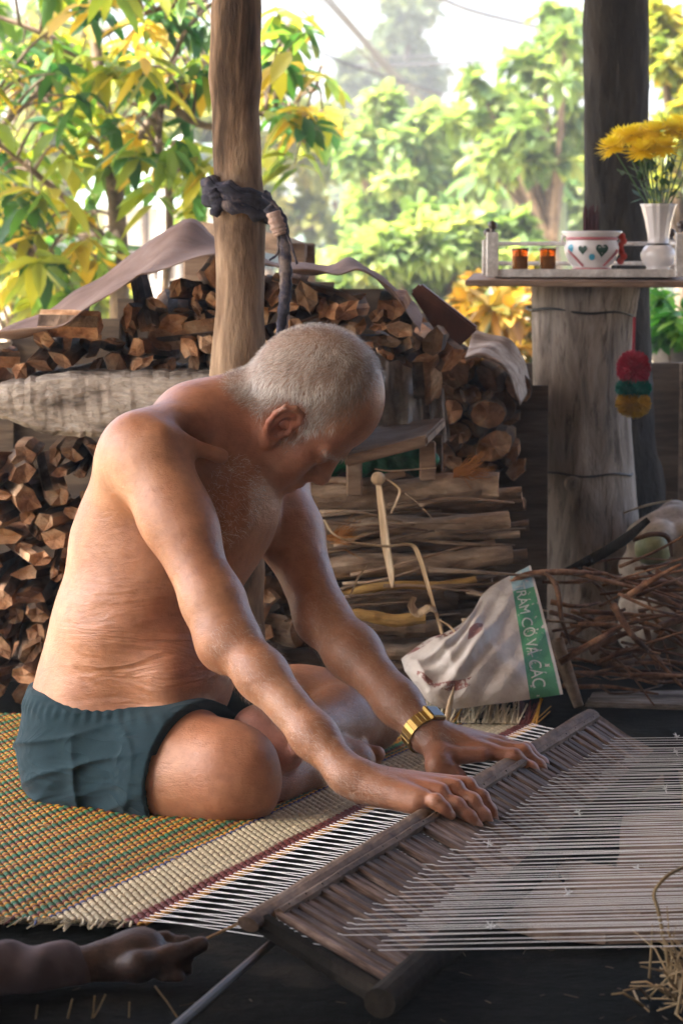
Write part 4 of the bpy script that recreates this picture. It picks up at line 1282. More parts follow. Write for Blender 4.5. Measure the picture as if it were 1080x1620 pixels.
# limp pale sacking hung in front of it
SACKC = noisy('grey_sacking', [(0.3, (0.30, 0.26, 0.22)), (0.6, (0.48, 0.43, 0.38)), (0.8, (0.60, 0.55, 0.50))], 14, rough=0.9, bump=0.5, bdist=0.008)
def drape(name, pts_top, pts_bot, D0_, m, label, amp=0.012):
    A, B = bez([P(*p) for p in pts_top], 8), bez([P(*p) for p in pts_bot], 8)
    n, nv = len(A), 16; v, f = [], []
    for s_ in (0, 1):
        for i in range(n):
            for j in range(nv):
                u = j / (nv - 1)
                v.append(A[i] * (1 - u) + B[i] * u + V(0, amp * math.sin(i * 0.9 + 2 * u) + 0.5 * amp * math.sin(i * 2.3 - 4 * u) + s_ * 0.004, 0))
    N = n * nv
    for i in range(n - 1):
        for j in range(nv - 1):
            a, b, c, d = i * nv + j, (i + 1) * nv + j, (i + 1) * nv + j + 1, i * nv + j + 1
            f += [[a, b, c, d][::-1], [N + a, N + b, N + c, N + d]]
    o = mesh(name, v, f, m, smooth=True); tag(o, label, 'sack'); return o
drape('limp_sack', [(596, 560, 5.30), (630, 570, 5.28), (664, 575, 5.30)], [(592, 705, 5.22), (630, 712, 5.2), (668, 700, 5.22)], 5.3, SACKC, 'limp pale sack hanging behind the head of the weaver')
drape('limp_sack', [(676, 612, 5.32), (690, 606, 5.32), (702, 616, 5.32)], [(682, 690, 5.26), (700, 700, 5.26), (712, 692, 5.26)], 5.3, SACKC, 'narrow pale sack strip hanging over the bench end')
mb = MB(); a = P(672, 540, 5.36); mb.tube([V(a[0], a[1], -0.02), a + V(0.005, 0, 0)], 0.017, 8)
tag(mb.build('pile_stake', BARK), 'dark upright stake holding the pile between two pale sacks', 'stake')
# ---- bench with green plastic under it
bench = tag(empty('low_bench', P(640, 735, 5.05) * V(1, 1, 0)), 'small worn wooden bench standing on the log stack', 'bench')
slab('seat', [(545, 722), (676, 688), (704, 660), (590, 672)], [4.93, 4.95, 5.25, 5.25], 0.020, PLANK, None, None, parent=bench)
for px, py, D in ((676, 700, 5.0), (688, 690, 5.20), (560, 725, 4.98), (600, 690, 5.2)):
    a = P(px, py, D); mb = MB(); mb.box((a[0], a[1], a[2] - 0.032), (0.014, 0.014, 0.034), ch=0.2); mb.build('leg', PLANK, bench)
GREENP = noisy('green_plastic', [(0.3, (0.006, 0.06, 0.028)), (0.6, (0.012, 0.14, 0.06)), (0.8, (0.03, 0.26, 0.12))], 12, rough=0.25, bump=0.7, bdist=0.012)
blob = SDF()
for k in range(7): blob.ell(P(500 + 27 * k, 728 - 3 * (k % 3), 5.12), np.eye(3), (0.036, 0.05, 0.028), 0.01)
gv, gf = sdf_arrays(blob, 0.005)
gv = gv + 0.004 * np.sin(gv[:, [1, 2, 0]] * 120) + 0.003 * np.sin(gv[:, [2, 0, 1]] * 210)
o = quad_mesh('plastic_bundle', gv, gf, GREENP); tag(o, 'crumpled dark green plastic bundle pushed under the bench', 'plastic')

# ---- long logs and branches lying crosswise
LB4 = ['thick bark-covered log at the top of the crosswise stack', 'bare grey-brown log resting midway in the crosswise stack', 'long straight branch in the crosswise stack', 'peeled yellowish split log low in the crosswise stack']
def log(px0, py0, px1, py1, D, r, m, label, group=None, taper=0.9, bend=0.004, n=12, seg=14):
    a, b = P(px0, py0, D), P(px1, py1, D + rnd.uniform(-0.04, 0.04))
    pts = [a + (b - a) * k / (seg - 1) + V(0, rnd.gauss(0, bend * 0.3), bend * math.sin(k * 0.7 + px0)) for k in range(seg)]
    rs = [r * (1 - (1 - taper) * k / (seg - 1)) * (1 + rnd.gauss(0, 0.035)) for k in range(seg)]
    v, f = tube(pts, rs, n, True, rnd.uniform(0.75, 1))
    v = v + rng.normal(0, r * 0.035, v.shape)
    o = mesh('crosswise_log', v, f, [m, ENDW], smooth=False, fmat=[0] * (len(f) - 2) + [1, 1])
    tag(o, label, 'log', group); return o
LOGB = noisy('log_bark', [(0.3, (0.13, 0.085, 0.055)), (0.5, (0.28, 0.195, 0.13)), (0.78, (0.46, 0.35, 0.25))], 15, (0.35, 1, 1), 0.9, 0.8, 0.008, objvar=0.3, fine=6)
LOGY = noisy('peeled_yellow', [(0.3, (0.34, 0.19, 0.05)), (0.7, (0.56, 0.36, 0.12))], 18, (0.3, 1, 1), 0.7, 0.4, 0.004)
log(440, 792, 788, 768, 5.04, 0.030, LOGB, 'thick bark-covered log on top of the crosswise stack', taper=0.8)
log(455, 815, 830, 795, 5.22, 0.016, PLANK, 'squared pale batten just below the top log of the crosswise stack')
log(470, 838, 805, 828, 5.06, 0.022, LOGB, 'bark log below the batten of the crosswise stack')
log(480, 862, 822, 842, 5.0, 0.008, LOGB, 'slim branch laid along the middle of the crosswise stack')
log(470, 905, 806, 880, 5.0, 0.026, LOGB, 'long even log beneath the dangling dry leaf strips')
log(480, 880, 760, 862, 5.08, 0.009, PLANK, 'thin stick between the two middle logs of the crosswise stack')
log(500, 940, 752, 918, 4.98, 0.010, LOGY, 'thin peeled tan stick lying below the middle log')
log(500, 952, 700, 935, 5.04, 0.017, LOGB, 'short rough log under the peeled tan stick')
log(520, 975, 672, 980, 4.93, 0.0135, LOGY, 'short bright yellow peeled log above the white feed sack')
log(500, 1000, 700, 990, 5.0, 0.018, LOGB, 'dark log under the bright yellow peeled log')
log(560, 1035, 760, 1020, 5.02, 0.020, LOGB, 'dark log at the bottom of the crosswise stack')
log(470, 770, 640, 752, 5.03, 0.010, PLANK, 'short pale offcut resting on the top log')
log(380, 985, 470, 1000, 5.02, 0.030, LOGB, 'stout log end seen between the arms of the weaver')
log(395, 930, 470, 935, 5.05, 0.030, PLANK, 'pale stout log seen between the arms of the weaver')
log(400, 1040, 700, 1062, 5.04, 0.030, LOGB, 'lowest log resting on the floor of the crosswise stack')
log(595, 1100, 780, 1128, 4.86, 0.014, GREYW, 'grey driftwood stick on the floor before the white sack')
for k in range(24):                                    # more logs deeper in that stack
    py = 775 + 13 * k + rnd.uniform(-4, 4); px = rnd.uniform(440, 520)
    log(px, py + 8, px + rnd.uniform(270, 330), py - 6, 5.20 + rnd.uniform(-0.04, 0.06), rnd.uniform(0.012, 0.020), LOGB, 'bark log deep in the crosswise stack, half hidden by others', 'logs deep in the crosswise stack')
for k in range(26):                                    # twigs and bark shreds in that stack
    px, py = rnd.uniform(480, 740), rnd.uniform(790, 1010)
    l = rnd.uniform(60, 190); sl_ = rnd.gauss(-0.06, 0.12)
    D = 4.96 + rnd.uniform(-0.03, 0.06)
    pts = bez([P(px, py, D), P(px + l * 0.4, py + sl_ * l * 0.4 + rnd.gauss(0, 5), D - 0.01), P(px + l, py + sl_ * l + rnd.gauss(0, 6), D)], 5)
    mb = MB(); mb.tube(pts, np.linspace(rnd.uniform(0.003, 0.006), 0.0018, len(pts)), 5, True, 0.6)
    o = mb.build('dry_twig', rnd.choice((PLANK, LOGB, LOGB)), smooth=True)
    tag(o, 'thin dry twig tucked among the crosswise logs', 'twig', 'twigs among the crosswise logs')
FIBRE = NT('orange_fibre').set((0.36, 0.15, 0.035), 0.8).m
for c0, nm in (((745, 735), 'frayed orange coconut fibre tuft on the top log'), ((545, 842), 'frayed orange fibre tuft on the middle logs')):
    mb = MB(); a = P(c0[0] - 28, c0[1] + 12, 5.0)
    for k in range(70):
        d = unit((1, rnd.gauss(0, 0.4), rnd.gauss(0.15, 0.35))); l = rnd.uniform(0.03, 0.075)
        mb.tube([a + V(0, 0, rnd.gauss(0, 0.004)), a + d * l * 0.6, a + d * l + V(0, 0, rnd.gauss(0, 0.006))], [0.001, 0.0009, 0.0005], 3)
    tag(mb.build('fibre_tuft', FIBRE), nm, 'fibre')
# ---- dry leaf strips
STRIP = noisy('dry_leaf_strip', [(0.3, (0.36, 0.24, 0.13)), (0.55, (0.54, 0.40, 0.25)), (0.8, (0.66, 0.54, 0.38))], 30, (1, 1, 0.15), 0.6, 0.4, 0.003)
def strip(pxs, D, r, label, flat=0.35, name='dry_leaf_strip'):
    pts = bez([P(px, py, D + (dd[0] if dd else 0)) for px, py, *dd in pxs], 8)
    R = np.interp(np.linspace(0, 1, len(pts)), np.linspace(0, 1, len(r)), r)
    mb = MB(); mb.tube(pts, R, 8, True, flat, (0.3, -1, 0.2))
    o = mb.build(name, STRIP, smooth=True); tag(o, label, 'leaf strip'); return o
def strip_knot(pxs, D, r, label):
    root = strip(pxs, D, r, label)
    k = SDF(); k.ell(P(598, 757, D - 0.006), np.eye(3), (0.0125, 0.011, 0.012), 0.005)
    kv, kf = sdf_arrays(k, 0.003); o = quad_mesh('knot', kv, kf, STRIP, root); return root
strip_knot([(598, 760), (603, 800), (610, 860), (618, 905), (620, 930)], 4.88, [0.007, 0.010, 0.012, 0.010, 0.003], 'broad dry leaf strip knotted at its top, hanging over the logs')
strip([(602, 752), (622, 765), (632, 778), (618, 812)], 4.875, [0.006, 0.007, 0.006, 0.004], 'folded dry leaf strip bent beside the knot')
strip([(512, 822), (528, 845), (560, 858), (610, 864), (650, 862), (664, 885), (676, 925), (688, 965), (700, 1010), (712, 1070), (722, 1108)], 4.86, [0.006, 0.006, 0.007, 0.009, 0.010, 0.009, 0.007, 0.006, 0.004, 0.003], 'long jointed dry leaf strip bending down to the white sack')
strip([(690, 978), (712, 992), (730, 1018)], 4.84, [0.005, 0.007, 0.005], 'short stiff leaf strip branching off above the white sack')
strip([(706, 1060), (714, 1090), (722, 1118)], 4.82, [0.004, 0.012, 0.012], 'tan leaf sheath standing before the white sack')
strip([(655, 945), (650, 958), (660, 970), (678, 962), (690, 968)], 4.85, [0.008, 0.010, 0.010, 0.008, 0.004], 'curled pale leaf strip loop beside the yellow log')
strip([(640, 780), (665, 800), (690, 828)], 4.87, [0.0025, 0.002, 0.001], 'needle-thin straw slanting down from the knot')
strip([(592, 742), (620, 745), (690, 740)], 4.95, [0.003, 0.006, 0.004], 'pale leaf strip lying on the top log')
strip([(552, 945), (566, 915), (580, 895)], 4.88, [0.002, 0.004, 0.001], 'small upright leaf sliver on the lower logs')
strip([(706, 1140), (712, 1110), (718, 1085)], 4.72, [0.006, 0.005, 0.0005], 'pointed white leaf tip standing beside the watch', name='leaf_tip')

# ================================================================ the white feed sack with its printed green band
t = NT('woven_sack')
uvn = t.attr('uv2'); sep = t.n('SeparateXYZ'); t.l(uvn.outputs['Vector'], sep.inputs[0])
U, W = sep.outputs[0], sep.outputs[1]
co = t.coord()
c = t.ramp(t.noise(co, 9, 6, 0.62, 0.5), [(0.3, (0.40, 0.34, 0.29)), (0.5, (0.62, 0.57, 0.52)), (0.75, (0.74, 0.71, 0.67))])
def band(lo, hi, s): return t.math('MULTIPLY', t.math('GREATER_THAN', s, lo), t.math('LESS_THAN', s, hi))
grain = t.math('GREATER_THAN', t.noise(co, 90, 3, 0.6), 0.36)
red1 = t.math('MULTIPLY', t.math('MULTIPLY', band(0.14, 0.55, U), band(0.12, 0.19, W)), t.math('GREATER_THAN', t.noise(co, 75, 4, 0.7), 0.46))
red2 = t.math('MULTIPLY', t.math('MULTIPLY', band(0.50, 0.62, U), band(0.52, 0.64, W)), grain)
red3 = t.math('MULTIPLY', t.math('MULTIPLY', band(0.04, 0.36, U), band(0.74, 0.84, W)), t.math('GREATER_THAN', t.noise(co, 80, 4, 0.7), 0.50))
for r_ in (red1, red2, red3): c = t.mix(t.math('MULTIPLY', r_, 0.85), c, (0.22, 0.05, 0.04))
gcol = t.mix(t.math('GREATER_THAN', W, 0.80), (0.035, 0.30, 0.13), (0.30, 0.50, 0.55))
c = t.mix(t.math('MULTIPLY', t.math('MULTIPLY', band(0.845, 0.985, U), grain), 0.92), c, gcol)
t.set(c, 0.6)
t.bump(t.noise(co, 30, 5, 0.6, 0.6), 0.6, 0.012)
SACK = t.m
# outline: u runs from the left end to the printed mouth on the right, w from bottom to top
def sack_pt(u, w, side):
    bot = bez([P(640, 1062, 4.80), P(690, 1118, 4.74), P(780, 1114, 4.76), P(890, 1098, 4.80)], 10)
    top = bez([P(634, 1042, 4.86), P(730, 990, 4.92), P(772, 932, 4.98), P(838, 894, 5.02)], 10)
    i = u * (len(bot) - 1); k = int(min(i, len(bot) - 2)); fr = i - k
    a = bot[k] * (1 - fr) + bot[k + 1] * fr; b = top[k] * (1 - fr) + top[k + 1] * fr
    p = a * (1 - w) + b * w
    nrm = V(-0.1, -0.8, 0.55); nrm = nrm / np.linalg.norm(nrm)
    edge = max(0.0, min(1.0, 4 * w * (1 - w))) ** 0.6 * (min(1.0, u * 5) ** 0.5) * (0.35 + 0.65 * min(1.0, (1.02 - u) * 2.2))
    bulge = 0.050 * edge
    wr = 0.009 * math.sin(9 * u + 7 * w) * edge + 0.009 * (1 - abs(math.sin(8 * u - 6 * w + 1))) ** 2 * edge + 0.008 * (1 - abs(math.sin(5 * w + 11 * u))) ** 2 * edge + 0.004 * math.sin(31 * u - 23 * w) * edge
    return p + nrm * ((bulge + wr) if side == 0 else -(bulge * 0.5)) + (V(0, 0, 0) if side == 0 else nrm * -0.001)
nu, nw = 50, 36
sv_, sf_, uv_ = [], [], []
for side_ in (0, 1):
    for i in range(nu):
        for j in range(nw):
            sv_.append(sack_pt(i / (nu - 1), j / (nw - 1), side_)); uv_.append((i / (nu - 1), j / (nw - 1), 0))
N_ = nu * nw
for i in range(nu - 1):
    for j in range(nw - 1):
        a, b, c_, d = i * nw + j, (i + 1) * nw + j, (i + 1) * nw + j + 1, i * nw + j + 1
        sf_ += [[a, b, c_, d], [N_ + d, N_ + c_, N_ + b, N_ + a]]
sack = mesh('feed_sack', sv_, sf_, SACK, smooth=True)
a_ = sack.data.attributes.new('uv2', 'FLOAT_VECTOR', 'POINT'); a_.data.foreach_set('vector', np.array(uv_, np.float32).ravel())
tag(sack, 'empty white woven feed sack with a printed green band, lying below the logs', 'sack')
# printed words on the band
cu = bpy.data.curves.new('band_lettering', 'FONT'); cu.body = 'O  TR\u00c1M C\u1ece V\u00c0 C\u00c1C'; cu.size = 1.0
to = bpy.data.objects.new('band_lettering', cu); COL.objects.link(to)
dg = bpy.context.evaluated_depsgraph_get()
tm = bpy.data.meshes.new_from_object(to.evaluated_get(dg))
bpy.data.objects.remove(to)
bm = bmesh.new(); bm.from_mesh(tm)
bmesh.ops.triangulate(bm, faces=bm.faces)
bmesh.ops.subdivide_edges(bm, edges=bm.edges, cuts=1)
tv = np.array([v.co[:] for v in bm.verts]); tf = [[v.index for v in f.verts] for f in bm.faces]; bm.free()
x0_, x1_ = tv[:, 0].min(), tv[:, 0].max(); y0_, y1_ = tv[:, 1].min(), tv[:, 1].max()
lv = []
for p in tv:
    w = 0.98 - 0.93 * (p[0] - x0_) / (x1_ - x0_)
    u = 0.865 + 0.085 * (p[1] - y0_) / (y1_ - y0_)
    lv.append(sack_pt(u, w, 0) + unit((-0.1, -0.8, 0.55)) * 0.0022)
INK = NT('white_print').set((0.62, 0.66, 0.60), 0.7).m
mesh('band_lettering', lv, tf, INK, sack)

# ================================================================ stump with the household altar
t = NT('grey_stump_wood')
co = t.coord((1, 1, 0.16))
a = t.noise(co, 16, 8, 0.65, 1.2); b = t.noise(co, 70, 6, 0.7, 0.5)
c = t.ramp(a, [(0.32, (0.11, 0.085, 0.064)), (0.5, (0.29, 0.235, 0.185)), (0.68, (0.46, 0.39, 0.32))])
cr = t.ramp(b, [(0.36, (0.28, 0.25, 0.23)), (0.47, (1, 1, 1))])
c = t.mix(0.8, c, cr, 'MULTIPLY'); t.set(c, 0.9)
t.bump(t.math('ADD', a, t.math('MULTIPLY', b, 0.7)), 0.9, 0.012)
STUMPW = t.m
SD = 5.75
mb = MB()
cxs = [(930, 1010, 120), (930, 930, 88), (925, 840, 82), (918, 700, 77), (916, 600, 76), (918, 520, 80), (922, 470, 84), (924, 452, 85)]
n = 40; v = []; f = []
rows = bez([np.array((cx, py, hw)) for cx, py, hw in cxs], 5)
zs = []
for k, (cx, py, hw) in enumerate(rows):
    c = P(cx, py, SD); r = hw / F_PX * SD
    if k == 0: c[2] = -0.03
    for j in range(n):
        a_ = 2 * PI * j / n
        rr = r * (1 + 0.035 * math.sin(3 * a_ + 1) + 0.025 * math.sin(7 * a_ + 0.1 * k) + 0.012 * math.sin(17 * a_ + 0.05 * k) + rnd.gauss(0, 0.004))
        v.append((c[0] + rr * math.cos(a_), c[1] + rr * math.sin(a_), c[2]))
for k in range(len(rows) - 1):
    for j in range(n): f.append([k * n + j, k * n + (j + 1) % n, (k + 1) * n + (j + 1) % n, (k + 1) * n + j])
f.append(list(range((len(rows) - 1) * n, len(rows) * n)))
stump = mesh('altar_stump', v, f, STUMPW, smooth=True)
tag(stump, 'tall grey weathered tree stump carrying the small altar shelf', 'stump')
kq = P(905, 765, SD - 0.102)
kn = MB(); kn.lathe(kq, [(0.017, 0.0), (0.014, 0.006), (0.008, 0.006), (0.006, 0.0)], 14, axis=np.stack([V(1, 0, 0), V(0, 0, 1), V(0, -1, 0)], 1)); kn.build('knothole', STUMPW, stump)
WIRE = NT('black_wire').set((0.012, 0.012, 0.012), 0.5).m
def wire_loop(py0, tilt, name, rr):
    c = P(917, py0, SD); mb = MB()
    mb.tube([c + V(rr * math.cos(a), rr * math.sin(a), tilt * math.cos(a) + 0.003 * math.sin(5 * a)) for a in np.linspace(0, 2 * PI, 40)], 0.0022, 6)
    mb.build(name, WIRE, stump)
wire_loop(492, -0.006, 'wire', 0.108); wire_loop(746, -0.002, 'wire', 0.105)
# dark living trunk behind
DARKB = noisy('dark_tree_bark', [(0.3, (0.010, 0.008, 0.006)), (0.55, (0.024, 0.019, 0.014)), (0.8, (0.05, 0.04, 0.03))], 9, (1, 1, 0.3), 0.95, 0.9, 0.02, fine=6)
trunk_tree = tag(empty('dark_tree', P(975, 900, 6.35) * V(1, 1, 0)), 'dark straight tree trunk rising behind the altar shelf', 'tree')
mb = MB(); pts, rs = [], []
for k, (px, py, hw) in enumerate(((985, 960, 95), (985, 800, 68), (980, 700, 56), (977, 560, 51), (975, 400, 50), (974, 200, 50), (974, 0, 51), (975, -300, 50), (976, -900, 48), (978, -1500, 42))):
    pts.append(P(px, py, 6.35)); rs.append(hw / F_PX * 6.35)
pts[0][2] = -0.1
PT = bez(pts, 6); RT = np.interp(np.linspace(0, 1, len(PT)), np.linspace(0, 1, len(rs)), rs)
v, f = tube(PT, RT, 28)
v = v + rng.normal(0, 0.0018, v.shape)
mesh('trunk', v, f, DARKB, trunk_tree, smooth=True)

# ---- shelf and altar things
shelf = slab('altar_shelf', [(735, 443), (1150, 446), (1130, 433), (748, 432)], [5.60, 5.60, 5.90, 5.90], 0.012, PLANK, 'thin plank shelf laid on the stump under the altar tray', 'shelf')
ZS = 0.0
PAINT = noisy('worn_white_paint', [(0.3, (0.50, 0.46, 0.42)), (0.7, (0.70, 0.67, 0.63))], 25, rough=0.45, bump=0.15, bdist=0.002)
KNOB = NT('dark_knob').set((0.05, 0.035, 0.03), 0.3).m
tray = tag(empty('altar_tray', P(925, 437, 5.74)), 'white altar tray with corner posts, dark knobs and thin rails', 'tray')
zt = P(800, 439, 5.66)[2]                         # top of the shelf
xa, xb = P(778, 430, 5.66)[0], P(1076, 430, 5.66)[0]
ya, yb = 5.655, 5.83
mb = MB(); mb.box(((xa + xb) / 2, ya, zt + 0.0085), ((xb - xa) / 2, 0.005, 0.008)); mb.build('front_rail', PAINT, tray)
mb = MB(); mb.box(((xa + xb) / 2, (ya + yb) / 2, zt + 0.004), ((xb - xa) / 2 - 0.006, (yb - ya) / 2 - 0.006, 0.0035)); mb.build('tray_floor', PAINT, tray)
for x in (xa, xb):
    for y in (ya, yb):
        h = 0.088 if y == ya else 0.075
        mb = MB(); mb.box((x, y, zt + h / 2 + 0.001), (0.0115, 0.010, h / 2)); pp = mb.build('corner_post', PAINT, tray)
        mb = MB(); mb.lathe((x, y, zt + h), [(0.006, 0.0), (0.006, 0.003), (0.0035, 0.005), (0.008, 0.010), (0.0095, 0.016), (0.007, 0.022), (0.0, 0.0245)], 16); mb.build('knob', KNOB, pp, smooth=True)
for h in (0.028, 0.068):
    mb = MB(); mb.tube([(xa + 0.01, yb, zt + h), (xb - 0.01, yb, zt + h)], 0.0042, 8); mb.build('back_rail', PAINT, tray)
for x in (xa, xb):
    for h in (0.028, 0.068): mb = MB(); mb.tube([(x, ya + 0.008, zt + h), (x, yb - 0.008, zt + h)], 0.0036, 8); mb.build('side_rail', PAINT, tray)
zf = zt + 0.0078
# amber cups
AMBER = NT('amber_glass').set((0.92, 0.36, 0.04), 0.05)
AMBER.b.inputs['Transmission Weight'].default_value = 0.85; AMBER.b.inputs['IOR'].default_value = 1.4; AMBER = AMBER.m
OIL = NT('dark_oil').set((0.34, 0.095, 0.008), 0.2).m
for px, lb in ((822, 'amber glass cup on the altar tray next to the corner post'), (866, 'amber glass cup on the altar tray next to the incense bowl')):
    c = P(px, 420, 5.72); c[2] = zf + 0.0005
    cup = tag(empty('amber_cup', c), lb, 'cup')
    mb = MB(); mb.lathe(c, [(0.0145, 0.0), (0.0165, 0.003), (0.0165, 0.040), (0.0175, 0.046), (0.0180, 0.050), (0.0162, 0.050), (0.0150, 0.040), (0.0150, 0.004), (0.0, 0.004)], 24); mb.build('glass', AMBER, cup, smooth=True)
    mb = MB(); mb.lathe(c + V(0, 0, 0.0045), [(0.0, 0.0), (0.0142, 0.0), (0.0142, 0.030), (0.0, 0.030)], 20); mb.build('oil', OIL, cup)
    mb = MB(); mb.tube([c + V(0, 0, 0.03), c + V(0, 0, 0.047)], 0.0018, 6); mb.build('wick', KNOB, cup)
# incense bowl
CER = NT('white_porcelain').set((0.66, 0.62, 0.60), 0.22).m
ROSE = NT('rose_glaze').set((0.42, 0.12, 0.13), 0.3).m
GRND = NT('dark_green_glaze').set((0.012, 0.05, 0.03), 0.3).m
BLUG = NT('blue_glaze').set((0.05, 0.30, 0.42), 0.3).m
c = P(935, 428, 5.735); c[2] = zf + 0.0005
bowl = tag(empty('incense_bowl', c), 'white porcelain incense bowl painted with dark hearts and rose bands', 'bowl')
prof = [(0.040, 0.0), (0.042, 0.004), (0.036, 0.010), (0.046, 0.022), (0.054, 0.040), (0.055, 0.052), (0.050, 0.066), (0.050, 0.072), (0.062, 0.082), (0.060, 0.084), (0.048, 0.074), (0.046, 0.06), (0.0, 0.055)]
mb = MB(); mb.lathe(c, prof, 40); body_b = mb.build('vessel', CER, bowl, smooth=True)
for z0, r in ((0.008, 0.0385), (0.069, 0.0515)):
    mb = MB(); mb.lathe(c + V(0, 0, z0), [(r, -0.003), (r + 0.0012, 0), (r, 0.003)], 40); mb.build('glaze_band', ROSE, bowl, smooth=True)
def bowl_pt(a, z):
    r = np.interp(z, [0.010, 0.022, 0.040, 0.052, 0.066], [0.036, 0.046, 0.054, 0.055, 0.050]) + 0.0010
    return c + V(r * math.sin(a), -r * math.cos(a), z)
def decal(cx, cz, s, kind, m, nm):
    rim = []
    for k in range(24):
        q = 2 * PI * k / 24
        if kind == 'heart': x, z = 0.9 * math.sin(q) ** 3, (13 * math.cos(q) - 5 * math.cos(2 * q) - 2 * math.cos(3 * q) - math.cos(4 * q)) / 16
        else: x, z = math.cos(q), math.sin(q)
        rim.append(bowl_pt(cx + x * s / 0.055, cz + z * s))
    v = [bowl_pt(cx, cz)] + rim
    mesh(nm, v, [[0, 1 + (k + 1) % 24, 1 + k] for k in range(24)], m, bowl)
decal(-0.42, 0.047, 0.0105, 'heart', GRND, 'painted_heart'); decal(0.30, 0.046, 0.015, 'heart', GRND, 'painted_heart'); decal(-0.08, 0.032, 0.0065, 'disc', BLUG, 'painted_dot'); decal(-0.95, 0.05, 0.008, 'disc', BLUG, 'painted_dot')
for s_ in (-1, 1):
    pts = [bowl_pt(s_ * (1.05 - 0.09 * k), 0.046 - 0.0052 * k) for k in range(7)]
    mb = MB(); mb.tube(pts, 0.0028, 6, True, 0.4); mb.build('painted_swag', ROSE, bowl)
    mb = MB(); a = c + V(s_ * 0.050, 0, 0.058)
    mb.tube([a, a + V(s_ * 0.009, 0, 0.005), a + V(s_ * 0.009, 0, 0.016), a + V(0, 0, 0.018)], 0.0032, 8); mb.build('handle', CER, bowl, smooth=True)
INC = NT('dark_red_incense').set((0.045, 0.008, 0.012), 0.8).m
for k in range(46):
    a, r = rnd.uniform(0, 6.28), 0.016 * math.sqrt(rnd.random())
    p = c + V(r * math.cos(a), r * math.sin(a), 0.056)
    mb = MB(); mb.tube([p, p + V(r * math.cos(a) * 0.10 + rnd.gauss(0, .001), 0, rnd.uniform(0.055, 0.082))], 0.0015, 5)
    mb.build('incense_stub', INC, bowl)
REDC = NT('red_ribbon').set((0.42, 0.03, 0.01), 0.7).m
rb = SDF()
for k in range(6): rb.ell(c + V(0.060 + 0.004 * math.sin(k * 2), -0.004 + 0.004 * (k % 2), 0.074 - 0.010 * k), np.eye(3), (0.007, 0.006, 0.0075), 0.003)
rv_, rf_ = sdf_arrays(rb, 0.002); o = quad_mesh('red_rosette', rv_, rf_, REDC); tag(o, 'small red paper rosette hooked on the incense bowl handle', 'rosette')
# vase with chrysanthemums
c = P(1040, 428, 5.72); c[2] = zf + 0.0005
vase = tag(empty('flower_vase', c), 'white fluted porcelain vase with a dark cord round its waist', 'vase')
prof = [(0.030, 0.0), (0.031, 0.004), (0.022, 0.010), (0.026, 0.016), (0.034, 0.028), (0.035, 0.040), (0.028, 0.052), (0.020, 0.058), (0.021, 0.075), (0.026, 0.105), (0.033, 0.132), (0.036, 0.138), (0.033, 0.138), (0.022, 0.105), (0.014, 0.06), (0.0, 0.058)]
v, f = lathe(prof, 48)
for i in range(len(v)):
    if v[i, 2] > 0.06:
        a = math.atan2(v[i, 1], v[i, 0]); s_ = 1 + 0.05 * math.cos(12 * a) * min(1, (v[i, 2] - 0.06) / 0.02); v[i, :2] *= s_
mesh('vessel', v + c, f, CER, vase, smooth=True)
mb = MB(); mb.tube([c + V(0.0215 * math.cos(a), 0.0215 * math.sin(a), 0.0575) for a in np.linspace(0, 2 * PI, 25)], 0.002, 6); mb.build('cord', WIRE, vase)
t = NT('yellow_petals'); t.set((0.88, 0.70, 0.03), 0.6)
tr_ = t.n('BsdfTranslucent'); mx_ = t.n('MixShader'); tr_.inputs[0].default_value = (0.92, 0.74, 0.04, 1); mx_.inputs[0].default_value = 0.5
t.l(t.b.outputs[0], mx_.inputs[1]); t.l(tr_.outputs[0], mx_.inputs[2]); t.l(mx_.outputs[0], t.out.inputs[0])
PETAL = t.m
STEM = NT('flower_stem').set((0.05, 0.11, 0.03), 0.6).m
LEAFG = NT('flower_leaf').set((0.04, 0.10, 0.03), 0.6).m
heads = [(968, 232, -0.02), (1000, 214, 0.01), (1034, 208, -0.03), (1062, 205, 0.0), (1092, 212, -0.02), (985, 218, 0.05), (1020, 212, 0.06), (1050, 232, -0.05), (1110, 225, 0.03), (1015, 238, -0.05), (1078, 200, 0.06)]
